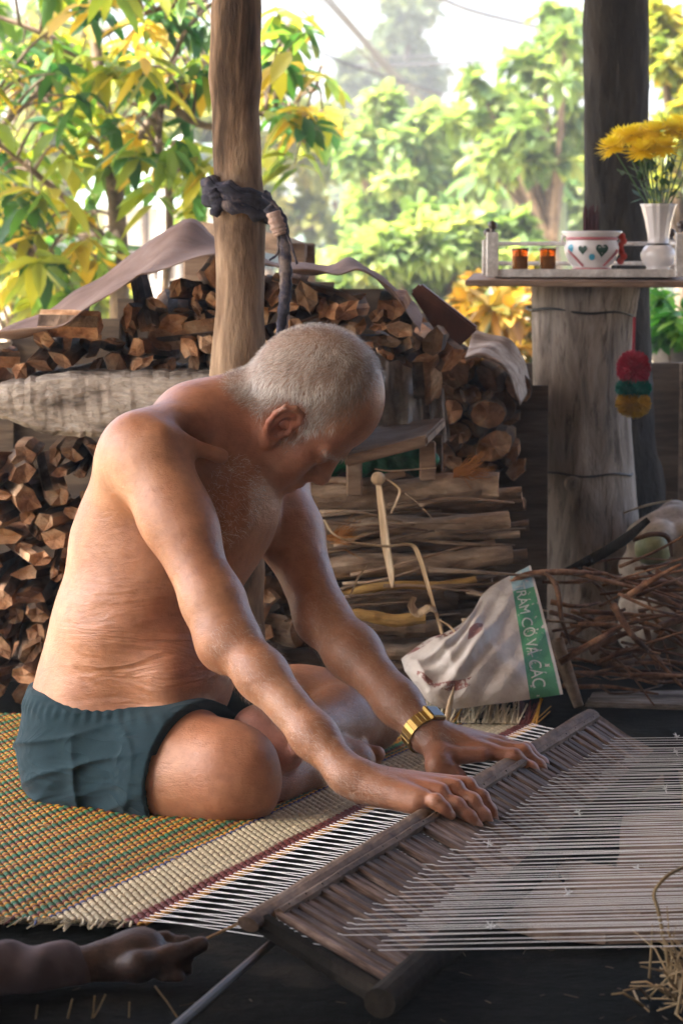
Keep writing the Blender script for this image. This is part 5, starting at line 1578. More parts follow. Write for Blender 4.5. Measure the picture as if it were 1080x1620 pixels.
for hi, (px, py, dd) in enumerate(heads):
    hc = P(px, py, 5.72 + dd)
    fl = tag(empty('chrysanthemum', hc), 'yellow chrysanthemum in the white fluted vase', 'flower', 'yellow chrysanthemums in the vase')
    outv = unit(hc - (c + V(0, 0, 0.10)) + V(0, 0, 0.10))
    Rb = basis(outv, (0.2, 0.3, 0.9)); Rb = np.stack([Rb[:, 1], Rb[:, 2], Rb[:, 0]], 1)
    m_ = MB()
    for ringk, (np_, tilt, l) in enumerate(((26, -0.45, 0.040), (26, -0.1, 0.042), (24, 0.3, 0.038), (20, 0.65, 0.031), (16, 1.0, 0.023), (10, 1.3, 0.015))):
        for k in range(np_):
            a = 2 * PI * k / np_ + ringk * 0.3 + rnd.gauss(0, 0.05); tl_ = tilt + rnd.gauss(0, 0.08)
            d = V(math.cos(a) * math.cos(tl_), math.sin(a) * math.cos(tl_), math.sin(tl_)); sd_ = V(-math.sin(a), math.cos(a), 0) * 0.0044
            up_ = np.cross(d, sd_); p0 = d * 0.003
            pts = [p0 - sd_ * 0.4, p0 + sd_ * 0.4, d * l * 0.6 + sd_ - up_ * 0.15, d * l * 0.6 - sd_ - up_ * 0.15, d * l + V(0, 0, 0.003)]
            pts = [Rb @ q + hc for q in pts]
            m_.add(pts, [[0, 1, 2, 3], [3, 2, 4]])
    m_.build('petals', PETAL, fl)
    mb = MB(); mid_ = (hc + c + V(0, 0, 0.13)) / 2 + V(0, 0, 0.02)
    mb.tube(bez([c + V(rnd.gauss(0, .006), rnd.gauss(0, .006), 0.07), c + V((hc[0] - c[0]) * 0.25, dd * 0.2, 0.135), hc - outv * 0.004], 6), 0.0018, 6); mb.build('stem', STEM, fl)
    lm_ = MB()
    for k in range(6):
        q = c + V((hc[0] - c[0]) * rnd.uniform(0.2, 0.8), dd * 0.5, 0) ; q[2] = c[2] + 0.135 + (hc[2] - c[2] - 0.15) * rnd.uniform(0.0, 0.75)
        d = unit((rnd.gauss(0, 1), rnd.gauss(0, 1), rnd.uniform(0.1, 1.2))); l = rnd.uniform(0.025, 0.05); sd_ = unit(np.cross(d, (0, 0, 1))) * 0.006
        lm_.add([q, q + d * l * 0.5 + sd_, q + d * l, q + d * l * 0.5 - sd_], [[0, 1, 2], [0, 2, 3]])
    lm_.build('foliage', LEAFG, fl)
# pom-pom tassel hanging from the wire
pc_ = P(1001, 590, 5.60)
pom = tag(empty('pompom_tassel', pc_), 'woollen pompom tassel in red, green and yellow hanging on the stump', 'tassel')
mb = MB(); mb.tube([P(1003, 502, 5.61), P(1002, 530, 5.60), P(1001, 562, 5.60)], 0.0032, 6); mb.build('cord', NT('red_cord').set((0.25, 0.02, 0.03), 0.9).m, pom)
def ball(cz0, rx, rz, col, nm, n=2600):
    q = P(1001, cz0, 5.60); mb = MB()
    d = rng.normal(0, 1, (n, 3)); d /= np.linalg.norm(d, axis=1)[:, None]
    l = rng.uniform(0.85, 1.12, n)
    tip = q + d * np.array((rx, rx, rz)) * l[:, None]; root = q + d * np.array((rx, rx, rz)) * 0.55
    sd_ = np.cross(d, rng.normal(0, 1, (n, 3))); sd_ /= np.linalg.norm(sd_, axis=1)[:, None]
    v = np.stack([root - sd_ * 0.0012, root + sd_ * 0.0012, tip + sd_ * 0.0009, tip - sd_ * 0.0009], 1).reshape(-1, 3)
    f = np.arange(n * 4).reshape(-1, 4)
    t = NT(nm + '_wool'); t.set(t.ramp(t.noise(t.coord(), 90, 4, 0.6), [(0.3, tuple(np.array(col) * 0.6)), (0.7, col)]), 0.95)
    me = mesh(nm, v, f, t.m, pom)
    core, cf = lathe([(0.0, -0.8 * rz), (0.6 * rx, -0.5 * rz), (0.82 * rx, 0), (0.6 * rx, 0.5 * rz), (0.0, 0.8 * rz)], 20)
    mesh(nm + '_core', core + q, cf, t.m, me, smooth=True)
ball(584, 0.032, 0.036, (0.55, 0.045, 0.085), 'red_pompom'); ball(614, 0.034, 0.022, (0.012, 0.27, 0.20), 'green_pompom'); ball(638, 0.033, 0.028, (0.74, 0.47, 0.04), 'yellow_pompom')

# ================================================================ brushwood, sacking and kerb on the right
TWIG = noisy('reddish_twig', [(0.3, (0.09, 0.035, 0.016)), (0.55, (0.20, 0.095, 0.045)), (0.8, (0.33, 0.18, 0.10))], 25, (1, 1, 1), 0.85, 0.5, 0.003, objvar=0.4)
for k in range(78):
    px, py = rnd.uniform(850, 1010), rnd.uniform(895, 1085)
    l = rnd.uniform(70, 230) * (0.8 if py > 1030 else 1); a = rnd.gauss(0.05, 0.38)
    if rnd.random() < 0.5: px, a = rnd.uniform(930, 1040), rnd.gauss(0.35, 0.4)
    D = rnd.uniform(5.02, 5.32)
    q0, q1 = (px, py), (px + l * math.cos(a), py + l * math.sin(a))
    mid_ = ((q0[0] + q1[0]) / 2 + rnd.gauss(0, 4), (q0[1] + q1[1]) / 2 + rnd.gauss(-4, 6))
    pts = bez([P(*q0, D), P(*mid_, D + rnd.gauss(0, 0.03)), P(*q1, D + rnd.gauss(0, 0.06))], 6)
    pts[:, 2] = np.maximum(pts[:, 2], 0.006)
    r0 = rnd.choice((0.0028, 0.0035, 0.005, 0.008))
    mb = MB(); mb.tube(pts, np.linspace(r0, r0 * 0.4, len(pts)), 6, True, 0.7)
    tag(mb.build('brushwood_twig', TWIG, smooth=True), {0.0028: 'thread-thin', 0.0035: 'thin', 0.005: 'finger-thin', 0.008: 'stout'}[r0] + ' reddish dry twig in the brushwood heap at the foot of the stump', 'twig', 'brushwood heap at the stump')
def branch(pxs, r, label, m=TWIG):
    pts = bez([P(*p) for p in pxs], 8); mb = MB(); mb.tube(pts, np.interp(np.linspace(0, 1, len(pts)), np.linspace(0, 1, len(r)), r), 8)
    tag(mb.build('dead_branch', m, smooth=True), label, 'branch')
branch([(895, 905, 5.2), (935, 885, 5.15), (985, 855, 5.1), (1025, 822, 5.1)], [0.008, 0.010, 0.010, 0.006], 'dark stout branch slanting up across the foot of the stump', DARKB)
branch([(790, 935, 4.98), (830, 910, 4.97), (890, 905, 5.0), (960, 908, 5.05)], [0.003, 0.006, 0.006, 0.003], 'reddish stick lying over the printed end of the white sack')
branch([(862, 905, 4.96), (880, 930, 4.95), (888, 980, 4.95), (902, 1020, 4.96)], [0.003, 0.005, 0.004, 0.002], 'bent bark shred hanging down beside the printed sack end')
branch([(880, 1010, 4.98), (895, 1060, 4.97), (915, 1118, 4.96)], [0.011, 0.013, 0.009], 'flat dark stave leaning at the right end of the sack', LOGB)
branch([(885, 1048, 4.94), (940, 1015, 4.95), (985, 990, 5.0)], [0.006, 0.006, 0.004], 'straight reddish stick poking out from the brushwood towards the sack')
# kerb sill
sill = slab('stone_sill', [(925, 1110), (1160, 1118), (1160, 1090), (935, 1092)], [5.02, 5.0, 5.25, 5.25], 0.028, GREYW, 'low pale sill on the floor before the brushwood', 'sill')
# heap of pale sacking
PALE = noisy('pale_heap_cloth', [(0.3, (0.30, 0.24, 0.19)), (0.6, (0.50, 0.43, 0.35)), (0.8, (0.60, 0.54, 0.46))], 12, rough=0.9, bump=0.5, bdist=0.008)
hp = SDF()
for px, py, D, rx_, rz_ in ((1035, 850, 5.6, 0.05, 0.04), (1070, 835, 5.65, 0.06, 0.045), (1105, 850, 5.6, 0.07, 0.05), (1050, 900, 5.6, 0.08, 0.08), (1110, 920, 5.6, 0.09, 0.10), (1060, 980, 5.6, 0.10, 0.10), (1110, 1000, 5.6, 0.10, 0.10)):
    hp.ell(P(px, py, D), np.eye(3), (rx_, 0.09, rz_), 0.02)
hv, hf = sdf_arrays(hp, 0.006, floor=0.0)
hv = hv + 0.008 * np.sin(hv[:, [1, 2, 0]] * 40 + 1) + 0.004 * np.sin(hv[:, [2, 0, 1]] * 90)
o = quad_mesh('sacking_heap', hv, hf, PALE); tag(o, 'rumpled heap of pale sacking right of the stump', 'sacking')
gq = SDF(); gq.ell(P(1032, 868, 5.46), np.eye(3), (0.036, 0.036, 0.034), 0.01)
qv, qf = sdf_arrays(gq, 0.004); o = quad_mesh('green_gourd', qv, qf, noisy('gourd_skin', [(0.3, (0.16, 0.18, 0.07)), (0.7, (0.34, 0.34, 0.18))], 14, rough=0.5, bump=0.2))
tag(o, 'small pale green gourd lying against the pale sacking', 'gourd')
strip([(985, 812, 5.45 - 4.9), (1020, 800, 0.55), (1060, 792, 0.6)], 4.9, [0.006, 0.010, 0.006], 'flat pale wood sliver on the sacking heap', name='wood_sliver')
branch([(1000, 855, 5.3), (1030, 845, 5.3), (1055, 850, 5.32), (1062, 880, 5.34)], [0.004, 0.005, 0.005, 0.003], 'curved brown branch arching over the green gourd')
# ---- plank and spare mat behind the weaver at the left
MATP = noisy('pinkish_plank', [(0.3, (0.36, 0.22, 0.16)), (0.6, (0.52, 0.36, 0.28)), (0.8, (0.62, 0.47, 0.38))], 6, (0.4, 1, 1), 0.7, 0.3, 0.004)
slab('floor_plank', [(-60, 1212), (120, 1205), (120, 1186), (-60, 1190)], [4.43, 4.46, 4.60, 4.58], 0.018, MATP, 'pinkish plank lying on the mat behind the weaver', 'plank')
# straw tuft at the lower right, and stalks in the foreground
STRAW = NT('pale_straw').set((0.30, 0.21, 0.105), 0.7).m
mb = MB(); base_ = G(1098, 1585, 0.0)
for k in range(90):
    p = base_ + V(rnd.gauss(0, 0.022), rnd.gauss(0, 0.03), 0.003 + abs(rnd.gauss(0, 0.012)))
    d = unit((rnd.gauss(-0.1, 0.45), rnd.gauss(0, 0.5), rnd.gauss(0.55, 0.5))); l = rnd.uniform(0.03, 0.09)
    pts = [p, p + d * l * 0.5 + V(0, 0, 0.004), p + d * l + V(rnd.gauss(0, 0.012), 0, -0.008)]
    for q in pts: q[2] = max(q[2], 0.002)
    mb.tube(pts, [0.0016, 0.0013, 0.0007], 4, True, 0.6)
o = mb.build('straw_tuft', STRAW, smooth=True); tag(o, 'tuft of pale straw at the edge of the floor beside the threads', 'straw', kind='stuff')
pts = bez([P(1060, 1560, 3.0), P(1052, 1500, 3.0), P(1040, 1440, 3.0), P(1034, 1412, 3.0), P(1055, 1385, 3.02), P(1085, 1370, 3.05)], 6)
mb = MB(); mb.tube(pts, 0.0022, 6, True, 0.6); tag(mb.build('straw_stalk', STRAW, smooth=True), 'single bent straw stalk rising over the warp threads', 'straw')
for k, (a, b) in enumerate((((150, 1575), (143, 1625)), ((167, 1573), (142, 1620)), ((115, 1580), (98, 1640)), ((245, 1560), (282, 1612)), ((60, 1590), (50, 1640)), ((205, 1585), (200, 1640)))):
    D = 2.92; p, q = P(*a, D), P(*b, D)
    mb = MB(); mb.tube([p, (p + q) / 2 + V(0.001, 0, 0), q], 0.0011, 5); tag(mb.build('straw_stalk', STRAW), 'short straw stalk standing out of the dark below the arm of the helper', 'straw', 'stalks below the helper arm')
# litter on the mat
for px, py in ((125, 1365), (128, 1370), (85, 1300), (60, 1308), (265, 1358), (40, 1430)):
    p = G(px, py, 0.010); d = unit((rnd.gauss(0, 1), rnd.gauss(0, 1), 0.15)); mb = MB()
    mb.tube([p, p + d * 0.008 + V(0, 0, 0.002), p + d * 0.016], 0.0012, 4); tag(mb.build('chaff', STRAW), 'small straw shred dropped on the coloured mat', 'chaff', 'straw shreds on the mat')

# ================================================================ watch
GOLD = NT('brushed_gold').set((0.36, 0.24, 0.075), 0.36); GOLD.b.inputs['Metallic'].default_value = 1.0; GOLD = GOLD.m
WBLK = NT('watch_black').set((0.01, 0.01, 0.01), 0.25).m
wx = unit(wrL - elL); wc = wrL - wx * 0.004
watch = tag(empty('wrist_watch', wc), 'gold metal wrist watch on the far wrist of the weaver', 'watch')
wu = unit(V(0.45, -0.30, 0.85) - wx * (V(0.45, -0.30, 0.85) @ wx)); wv = np.cross(wx, wu)
nl, rr = 26, 0.0305
for k in range(nl):
    a = 2 * PI * k / nl
    d = wu * math.cos(a) + wv * math.sin(a)
    mb = MB(); R_ = np.stack([wx, np.cross(d, wx), d], 1)
    mb.box(wc + d * rr, (0.0105, PI * rr / nl * 1.02, 0.0014), R_, ch=0.25); mb.build('link', GOLD, watch)
R_ = np.stack([wx, np.cross(wu, wx), wu], 1)
mb = MB(); mb.box(wc + wu * (rr + 0.003), (0.0135, 0.0130, 0.0035), R_, ch=0.3); case = mb.build('case', GOLD, watch)
mb = MB(); mb.box(wc + wu * (rr + 0.0062), (0.0105, 0.0105, 0.0010), R_, ch=0.3); mb.build('dial', WBLK, case)

# ================================================================ the helper: only forearm and hand reach into the picture
hs_ = SDF()
hw_ = P(158, 1532, 3.06); he_ = P(-130, 1588, 2.98)
hsh = V(-0.62, 2.72, 0.46)
hs_.chain([he_, he_ + (hw_ - he_) * 0.5, hw_], [0.034, 0.034, 0.026], 0.02)
hs_.chain([hsh, he_], [0.05, 0.040], 0.03)
hh = SDF()
knk = [P(222, 1487, 3.10), P(232, 1498, 3.085), P(234, 1512, 3.07), P(230, 1528, 3.055)]
for q in knk: hh.cone(hw_ + (q - hw_) * 0.15, q, 0.019, 0.0125, 0.008)
hh.ell((hw_ + knk[1]) / 2 + V(0.008, 0, 0.002), basis(knk[1] - hw_), (0.040, 0.030, 0.024), 0.02)
for q, pts in zip(knk, ([P(262, 1489, 3.115), P(286, 1497, 3.11), P(294, 1490, 3.11)], [P(268, 1508, 3.09), P(292, 1514, 3.085), P(282, 1528, 3.07)],
                        [P(272, 1524, 3.07), P(290, 1534, 3.06), P(272, 1542, 3.055)], [P(262, 1540, 3.05), P(280, 1552, 3.04), P(258, 1556, 3.035)])):
    f_ = SDF(); finger(f_, [q] + pts, 0.0105, 0.0078, 0.005); hh.sub(f_, 0.0025)
th = SDF(); finger(th, [hw_ + V(0.02, -0.01, 0), P(220, 1530, 3.03), P(270, 1515, 3.05), P(318, 1494, 3.07)], 0.018, 0.0095, 0.01); hh.sub(th, 0.008)
hs_.sub(hh, 0.015)
# the rest of the helper sits outside the picture at the left
sp = V(-0.80, 2.62, 0.10)
hs_.ell(sp, np.eye(3), (0.17, 0.15, 0.11), 0.05)
hs_.ell(sp + V(0.03, 0.02, 0.22), np.eye(3), (0.12, 0.16, 0.17), 0.06)
hs_.ell(sp + V(0.07, 0.02, 0.36), np.eye(3), (0.10, 0.17, 0.09), 0.06)
hs_.cone(sp + V(0.09, 0.02, 0.42), sp + V(0.14, 0.03, 0.50), 0.05, 0.048, 0.03)
hs_.ell(sp + V(0.19, 0.03, 0.57), basis((0.85, 0.1, -0.5)), (0.088, 0.074, 0.11), 0.02)
hs_.cone(sp + V(0.27, 0.04, 0.545), sp + V(0.285, 0.045, 0.525), 0.012, 0.012, 0.01)
for s_, kx, ky in ((1, -0.66, 2.98), (-1, -0.62, 2.36)):
    hs_.chain([sp + V(0, s_ * 0.09, -0.01), V(kx, ky, 0.075)], [0.095, 0.065], 0.04)
    hs_.chain([V(kx, ky, 0.07), V(-0.56, 2.66 + s_ * 0.03, 0.05)], [0.055, 0.036], 0.03)
hs_.chain([sp + V(0.08, -0.15, 0.38), V(-0.62, 2.42, 0.26), V(-0.46, 2.50, 0.12)], [0.05, 0.038, 0.028], 0.03)
hv_, hf_ = sdf_arrays(hs_, 0.0042, floor=0.004)
hv_ = relax(hv_, hf_, 2)
HSKIN = noisy('shade_toned_tan_skin', [(0.3, (0.034, 0.016, 0.010)), (0.7, (0.062, 0.030, 0.019))], 40, rough=0.55, bump=0.3, bdist=0.003)  # shade over the helper is mixed into this dark skin colour
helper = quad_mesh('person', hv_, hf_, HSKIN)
tag(helper, 'helper in a pale patterned sleeve coloured dark as in shade, reaching a hand to the edge of the mat', 'person')
sl2 = SDF()
sl2.chain([hsh, he_, he_ + (hw_ - he_) * 0.5, P(104, 1540, 3.045)], [0.066, 0.048, 0.040, 0.034], 0.03)
sl2.ell(sp + V(0.03, 0.02, 0.22), np.eye(3), (0.135, 0.175, 0.19), 0.06); sl2.ell(sp + V(0.07, 0.02, 0.36), np.eye(3), (0.112, 0.185, 0.095), 0.06)
sl2.chain([sp + V(0.08, -0.15, 0.38), V(-0.62, 2.42, 0.26)], [0.06, 0.05], 0.03)
def sl_post(F, X, Y, Z):
    x, y, z = X[:, None, None], Y[None, :, None], Z[None, None, :]
    return F + (0.004 * np.sin(70 * x + 20 * z) * np.sin(30 * z + 15 * y) + 0.003 * np.sin(120 * x - 40 * y)).astype(np.float32)
lv_, lf_ = sdf_arrays(sl2, 0.0045, sl_post, floor=0.004)
t = NT('shade_toned_cotton'); co = t.coord()  # pale sleeve coloured dark, its shade put into the cloth
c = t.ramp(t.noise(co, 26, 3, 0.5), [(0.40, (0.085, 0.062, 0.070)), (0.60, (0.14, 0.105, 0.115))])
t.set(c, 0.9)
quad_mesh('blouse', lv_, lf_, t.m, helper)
hq = SDF(); hq.ell(sp + V(0.165, 0.03, 0.60), basis((0.85, 0.1, -0.5)), (0.090, 0.080, 0.095), 0.02); hq.ell(sp + V(0.07, 0.03, 0.58), np.eye(3), (0.05, 0.05, 0.045), 0.02)
hv2, hf2 = sdf_arrays(hq, 0.006); quad_mesh('hair', hv2, hf2, NT('black_hair').set((0.015, 0.012, 0.01), 0.5).m, helper)
q0_, q1_ = sp + V(0, 0, -0.02), None
tr = SDF()
tr.ell(sp, np.eye(3), (0.185, 0.165, 0.12), 0.05)
for s_, kx, ky in ((1, -0.66, 2.98), (-1, -0.62, 2.36)):
    tr.chain([sp + V(0, s_ * 0.09, -0.01), V(kx, ky, 0.08)], [0.105, 0.08], 0.04); tr.chain([V(kx, ky, 0.075), V(-0.58, 2.66 + s_ * 0.06, 0.06)], [0.07, 0.05], 0.03)
tv_, tf_ = sdf_arrays(tr, 0.006, floor=0.003); quad_mesh('trousers', tv_, tf_, NT('dark_cloth').set((0.02, 0.02, 0.025), 0.9).m, helper)
# yellow sedge held in the hand
mb = MB(); mb.tube(bez([P(268, 1512, 3.06), P(320, 1488, 3.10), P(395, 1452, 3.2)], 5), 0.0017, 5)
o = mb.build('weft_sedge', NT('yellow_sedge').set(YEL, 0.5).m); tag(o, 'single yellow sedge stem held between finger and thumb of the helper', 'sedge')

# chaff and straw scraps scattered on the bare floor
mb = MB()
for k in range(70):
    p = G(rnd.uniform(60, 1120), rnd.uniform(1490, 1640), 0.003) if rnd.random() < 0.6 else G(rnd.uniform(640, 1110), rnd.uniform(1230, 1640), 0.003)
    d = unit((rnd.gauss(0, 1), rnd.gauss(0, 1), 0.05)); l = rnd.uniform(0.004, 0.02)
    mb.tube([p, p + d * l], 0.0006, 3)
o = mb.build('floor_chaff', NT('dull_chaff').set((0.07, 0.05, 0.03), 0.8).m); tag(o, 'scattered straw scraps on the dark floor', 'straw', kind='stuff')
# ================================================================ garden beyond the shed
def leaf_mat(name, stops, trans=0.45, rough=0.45):
    t = NT(name)
    c = t.ramp(t.attr('tint').outputs['Fac'], stops)
    t.set(c, rough); t.b.inputs['Specular IOR Level'].default_value = 0.4
    tr = t.n('BsdfTranslucent'); mx = t.n('MixShader')
    c2 = t.mix(1.0, c, (1.6, 1.5, 0.7), 'MULTIPLY')
    t.l(c2, tr.inputs[0])
    mx.inputs[0].default_value = trans
    t.l(t.b.outputs[0], mx.inputs[1]); t.l(tr.outputs[0], mx.inputs[2]); t.l(mx.outputs[0], t.out.inputs[0])
    return t.m
def leaves(name, pos, dirs, length, width, mat, parent, tint, droop=0.25):
    """folded pointed leaves: 7 vertices each"""
    n = len(pos); d = dirs / (np.linalg.norm(dirs, axis=1)[:, None] + 1e-9)
    ref = rng.normal(0, 0.35, (n, 3)) + np.array((0, 0, 1.0))
    s = np.cross(d, ref); s /= np.linalg.norm(s, axis=1)[:, None] + 1e-9
    u = np.cross(s, d)
    L, W = length[:, None], width[:, None]
    down = np.array((0, 0, -1.0))[None] * droop * L
    p0 = pos
    m1 = pos + d * L * 0.35 - u * W * 0.10 + down * 0.12; m2 = pos + d * L * 0.72 - u * W * 0.06 + down * 0.5
    tip = pos + d * L + down
    a1, b1 = m1 + s * W * 0.5 + u * W * 0.22, m1 - s * W * 0.5 + u * W * 0.22
    a2, b2 = m2 + s * W * 0.40 + u * W * 0.16, m2 - s * W * 0.40 + u * W * 0.16
    v = np.stack([p0, m1, m2, tip, a1, a2, b1, b2], 1).reshape(-1, 3)
    b = np.arange(n)[:, None] * 8
    F = [(b + np.array(q)).tolist() for q in ([[0, 1, 4]], [[4, 1, 2, 5]], [[5, 2, 3]], [[0, 6, 1]], [[6, 7, 2, 1]], [[7, 3, 2]])]
    o = mesh(name, v, sum(F, []), mat, parent, smooth=True)
    fattr(o, 'tint', np.repeat(tint, 8))
    return o
BRANCH = noisy('garden_branch', [(0.3, (0.07, 0.05, 0.035)), (0.7, (0.19, 0.14, 0.10))], 12, rough=0.9, bump=0.4)
# ---- big-leaved tree just outside on the left
LT = leaf_mat('yellow_green_leaf', [(0.0, (0.016, 0.075, 0.026)), (0.35, (0.05, 0.145, 0.035)), (0.6, (0.13, 0.22, 0.035)), (0.85, (0.27, 0.28, 0.035)), (1.0, (0.42, 0.30, 0.04))], 0.5)
tree = tag(empty('broadleaf_tree', P(190, 1000, 8.0) * V(1, 1, 0) + V(0, 0, -0.06)), 'broad-leaved tree with yellow and green leaves just beyond the firewood', 'tree')
r2 = random.Random(5)
root = V(P(190, 600, 8.0)[0], 8.0, -0.06)
trunk = bez([root, P(188, 420, 8.0), P(176, 250, 8.05), P(150, 60, 8.1), P(140, -150, 8.1)], 6)
stems = [(trunk, np.linspace(0.035, 0.010, len(trunk)))]
sub = [bez([P(186, 400, 8.0), P(120, 330, 7.9), P(40, 260, 7.8), P(-40, 200, 7.7)], 6), bez([root + V(0.05, 0.1, 0), P(268, 360, 7.9), P(252, 270, 7.9), P(258, 160, 7.95), P(300, 40, 8.0), P(400, -40, 8.0)], 6),
       bez([P(180, 300, 8.0), P(230, 200, 8.1), P(310, 120, 8.2), P(430, 90, 8.2), P(500, 140, 8.2)], 6), bez([P(160, 130, 8.1), P(80, 60, 8.0), P(-20, 20, 8.0)], 6), bez([P(176, 250, 8.05), P(110, 190, 8.1), P(30, 130, 8.1)], 6),
       bez([P(258, 160, 7.95), P(330, 200, 7.9), P(420, 180, 7.9), P(490, 230, 7.9)], 6), bez([P(188, 420, 8.0), P(110, 420, 7.8), P(50, 420, 7.7)], 6), bez([P(150, 60, 8.1), P(230, 20, 8.0), P(330, 0, 8.0)], 6)]
for s_ in sub: stems.append((s_, np.linspace(0.014, 0.005, len(s_))))
mb = MB()
for p, r in stems: mb.tube(p, r, 7)
tips = []
regions = [(-60, 330, -50, 130, 62), (-60, 330, 100, 330, 66), (-60, 190, 300, 450, 24), (60, 190, 400, 470, 8), (415, 500, 0, 60, 5), (415, 520, 90, 270, 15), (430, 525, 170, 250, 6)]
pp = np.vstack([s_[0] for s_ in stems])
for x0, x1, y0, y1, n in regions:
    for k in range(n):
        tips.append(P(r2.uniform(x0, x1), r2.uniform(y0, y1), 8.0 + r2.uniform(-0.55, 0.7)))
pos, dr, ln, tn = [], [], [], []
for tip in tips:
    j = np.argmin(np.linalg.norm(pp - tip, axis=1)); a = pp[j]
    mid_ = (a + tip) / 2 + V(0, 0, 0.05)
    mb.tube(bez([a, mid_, tip], 4), np.linspace(0.006, 0.0022, 9), 5)
    base_t = np.clip(r2.gauss(0.72, 0.2), 0, 1)
    if r2.random() < 0.22: base_t = r2.uniform(0.0, 0.3)
    for q in range(r2.randint(6, 10)):
        pos.append(tip + V(*(r2.gauss(0, 0.015) for _ in range(3)))); a_ = r2.uniform(0, 6.28)
        dr.append((math.cos(a_), math.sin(a_), r2.uniform(-1.0, 0.35))); ln.append(r2.uniform(0.065, 0.125)); tn.append(min(1, max(0, base_t + r2.gauss(0, 0.12))))
mb.build('limbs', BRANCH, tree, smooth=True)
ln = np.array(ln)
leaves('crown', np.array(pos), np.array(dr), ln, ln * 0.40, LT, tree, np.array(tn), 0.35)

# ---- generic leafy masses further away
def crown(name, label, lobes, n, leaf, stops, base, trunk_r=0.0, trans=0.45, cat='tree', aspect=0.5, group=None, limbs=True, seed=0):
    r = np.random.default_rng(seed + 77)
    root = tag(empty(name, base), label, cat, group)
    lobes0, rr_ = lobes, random.Random(seed + 3)
    lobes = [(px + rr_.gauss(0, 0.55) * rx, py + rr_.gauss(0, 0.5) * rz, D + rr_.gauss(0, 0.02) * D, rx * (q := rr_.uniform(0.28, 0.62)), rz * q) for (px, py, D, rx, rz) in lobes0 for _ in range(6)]
    tot = sum(l[3] * l[4] for l in lobes)
    P_, D_, L_, T_ = [], [], [], []
    for (px, py, D, rx, rz) in lobes:
        c = P(px, py, D); m = max(20, int(n * rx * rz / tot))
        a = D / F_PX
        q = r.normal(0, 1, (m, 3)); q /= np.linalg.norm(q, axis=1)[:, None]
        q *= (r.random(m) ** 0.45)[:, None]
        # clumps
        ncl = max(6, m // 26); cl = r.normal(0, 1, (ncl, 3)); cl /= np.linalg.norm(cl, axis=1)[:, None]; cl *= (r.random(ncl) ** 0.4)[:, None]
        ci = r.integers(0, ncl, m)
        q = cl[ci] * 0.9 + q * 0.17
        p = c + q * np.array((rx * a, rx * a * 0.9, rz * a))
        P_.append(p); d = r.normal(0, 1, (m, 3)) + q * 0.8; d[:, 2] -= 0.2
        D_.append(d); L_.append(leaf * r.uniform(0.6, 1.3, m)); T_.append(np.clip(0.5 + 0.22 * r.normal(0, 1, ncl)[ci] + 0.15 * r.normal(0, 1, m), 0, 1))
    P_ = np.vstack(P_); L_ = np.concatenate(L_)
    m = leaf_mat(name + '_leaf', stops, trans)
    P_[:, 2] = np.maximum(P_[:, 2], base[2] + 0.02)
    leaves('crown', P_, np.vstack(D_), L_, L_ * aspect, m, root, np.concatenate(T_), 0.2)
    if trunk_r:
        mb = MB(); tops = [P(l[0], l[1], l[2]) for l in lobes[::2]]
        fork = np.array(base) * 0.45 + np.mean(tops, 0) * 0.55; fork[0] = base[0] * 0.6 + fork[0] * 0.4
        mb.tube(bez([np.array(base), (np.array(base) + fork) / 2 + V(trunk_r, 0, 0), fork], 6), np.linspace(trunk_r, trunk_r * 0.6, 13), 9)
        for tp in tops: mb.tube(bez([fork, (fork + tp) / 2 + V(0, 0, 0.1 * trunk_r), tp], 5), np.linspace(trunk_r * 0.55, trunk_r * 0.12, 11), 6)
        mb.build('trunk', BRANCH, root, smooth=True)
    return root
def gb(px, D): q = P(px, 900, D); return V(q[0], D, -0.06)
GREEN1 = [(0.0, (0.05, 0.10, 0.035)), (0.5, (0.13, 0.21, 0.07)), (1.0, (0.28, 0.34, 0.12))]
GREEN2 = [(0.0, (0.07, 0.13, 0.05)), (0.5, (0.18, 0.28, 0.11)), (1.0, (0.36, 0.42, 0.20))]
GREY = [(0.0, (0.05, 0.08, 0.05)), (0.6, (0.10, 0.14, 0.085)), (1.0, (0.16, 0.19, 0.11))]
crown('tall_tree', 'tall distant tree with sparse rounded crowns against the sky', [(648, 60, 42, 52, 60), (610, 130, 42, 60, 40), (560, 120, 42, 42, 50), (665, 120, 42, 35, 40), (545, 170, 42, 35, 40), (640, 180, 42, 40, 40)], 6460, 0.204, GREY, gb(610, 42), 0.22, 0.3, seed=1)
crown('bushy_tree', 'bright bushy tree in the middle of the garden', [(640, 210, 17, 55, 70), (620, 300, 17, 85, 90), (690, 330, 17, 70, 80), (580, 400, 17, 60, 70), (660, 420, 17, 90, 60), (600, 240, 17, 45, 60)], 14450, 0.109, GREEN2, gb(640, 17), 0.11, 0.55, seed=2)
crown('round_shrub', 'pale leafy shrub growing before the bushy tree', [(700, 400, 13, 80, 50), (760, 370, 13, 70, 45), (800, 420, 13, 70, 50), (640, 450, 13, 80, 50), (560, 460, 13, 60, 50)], 7140, 0.116, [(0.0, (0.05, 0.10, 0.04)), (0.5, (0.16, 0.25, 0.09)), (1.0, (0.34, 0.38, 0.18))], gb(700, 13), 0.05, 0.55, 'shrub', seed=3)
crown('climbing_tree', 'thin-branched tree with loose leaf sprays beside the dark trunk', [(790, 150, 15, 40, 25), (850, 110, 15, 35, 22), (760, 190, 15, 40, 22), (880, 60, 15, 22, 30), (830, 200, 15, 60, 22), (900, 180, 15, 30, 40), (800, 250, 15, 60, 25), (870, 230, 15, 50, 30), (895, 30, 15, 20, 20), (900, 110, 15, 20, 30)], 2550, 0.109, GREEN1, gb(880, 15), 0.05, 0.5, seed=4)
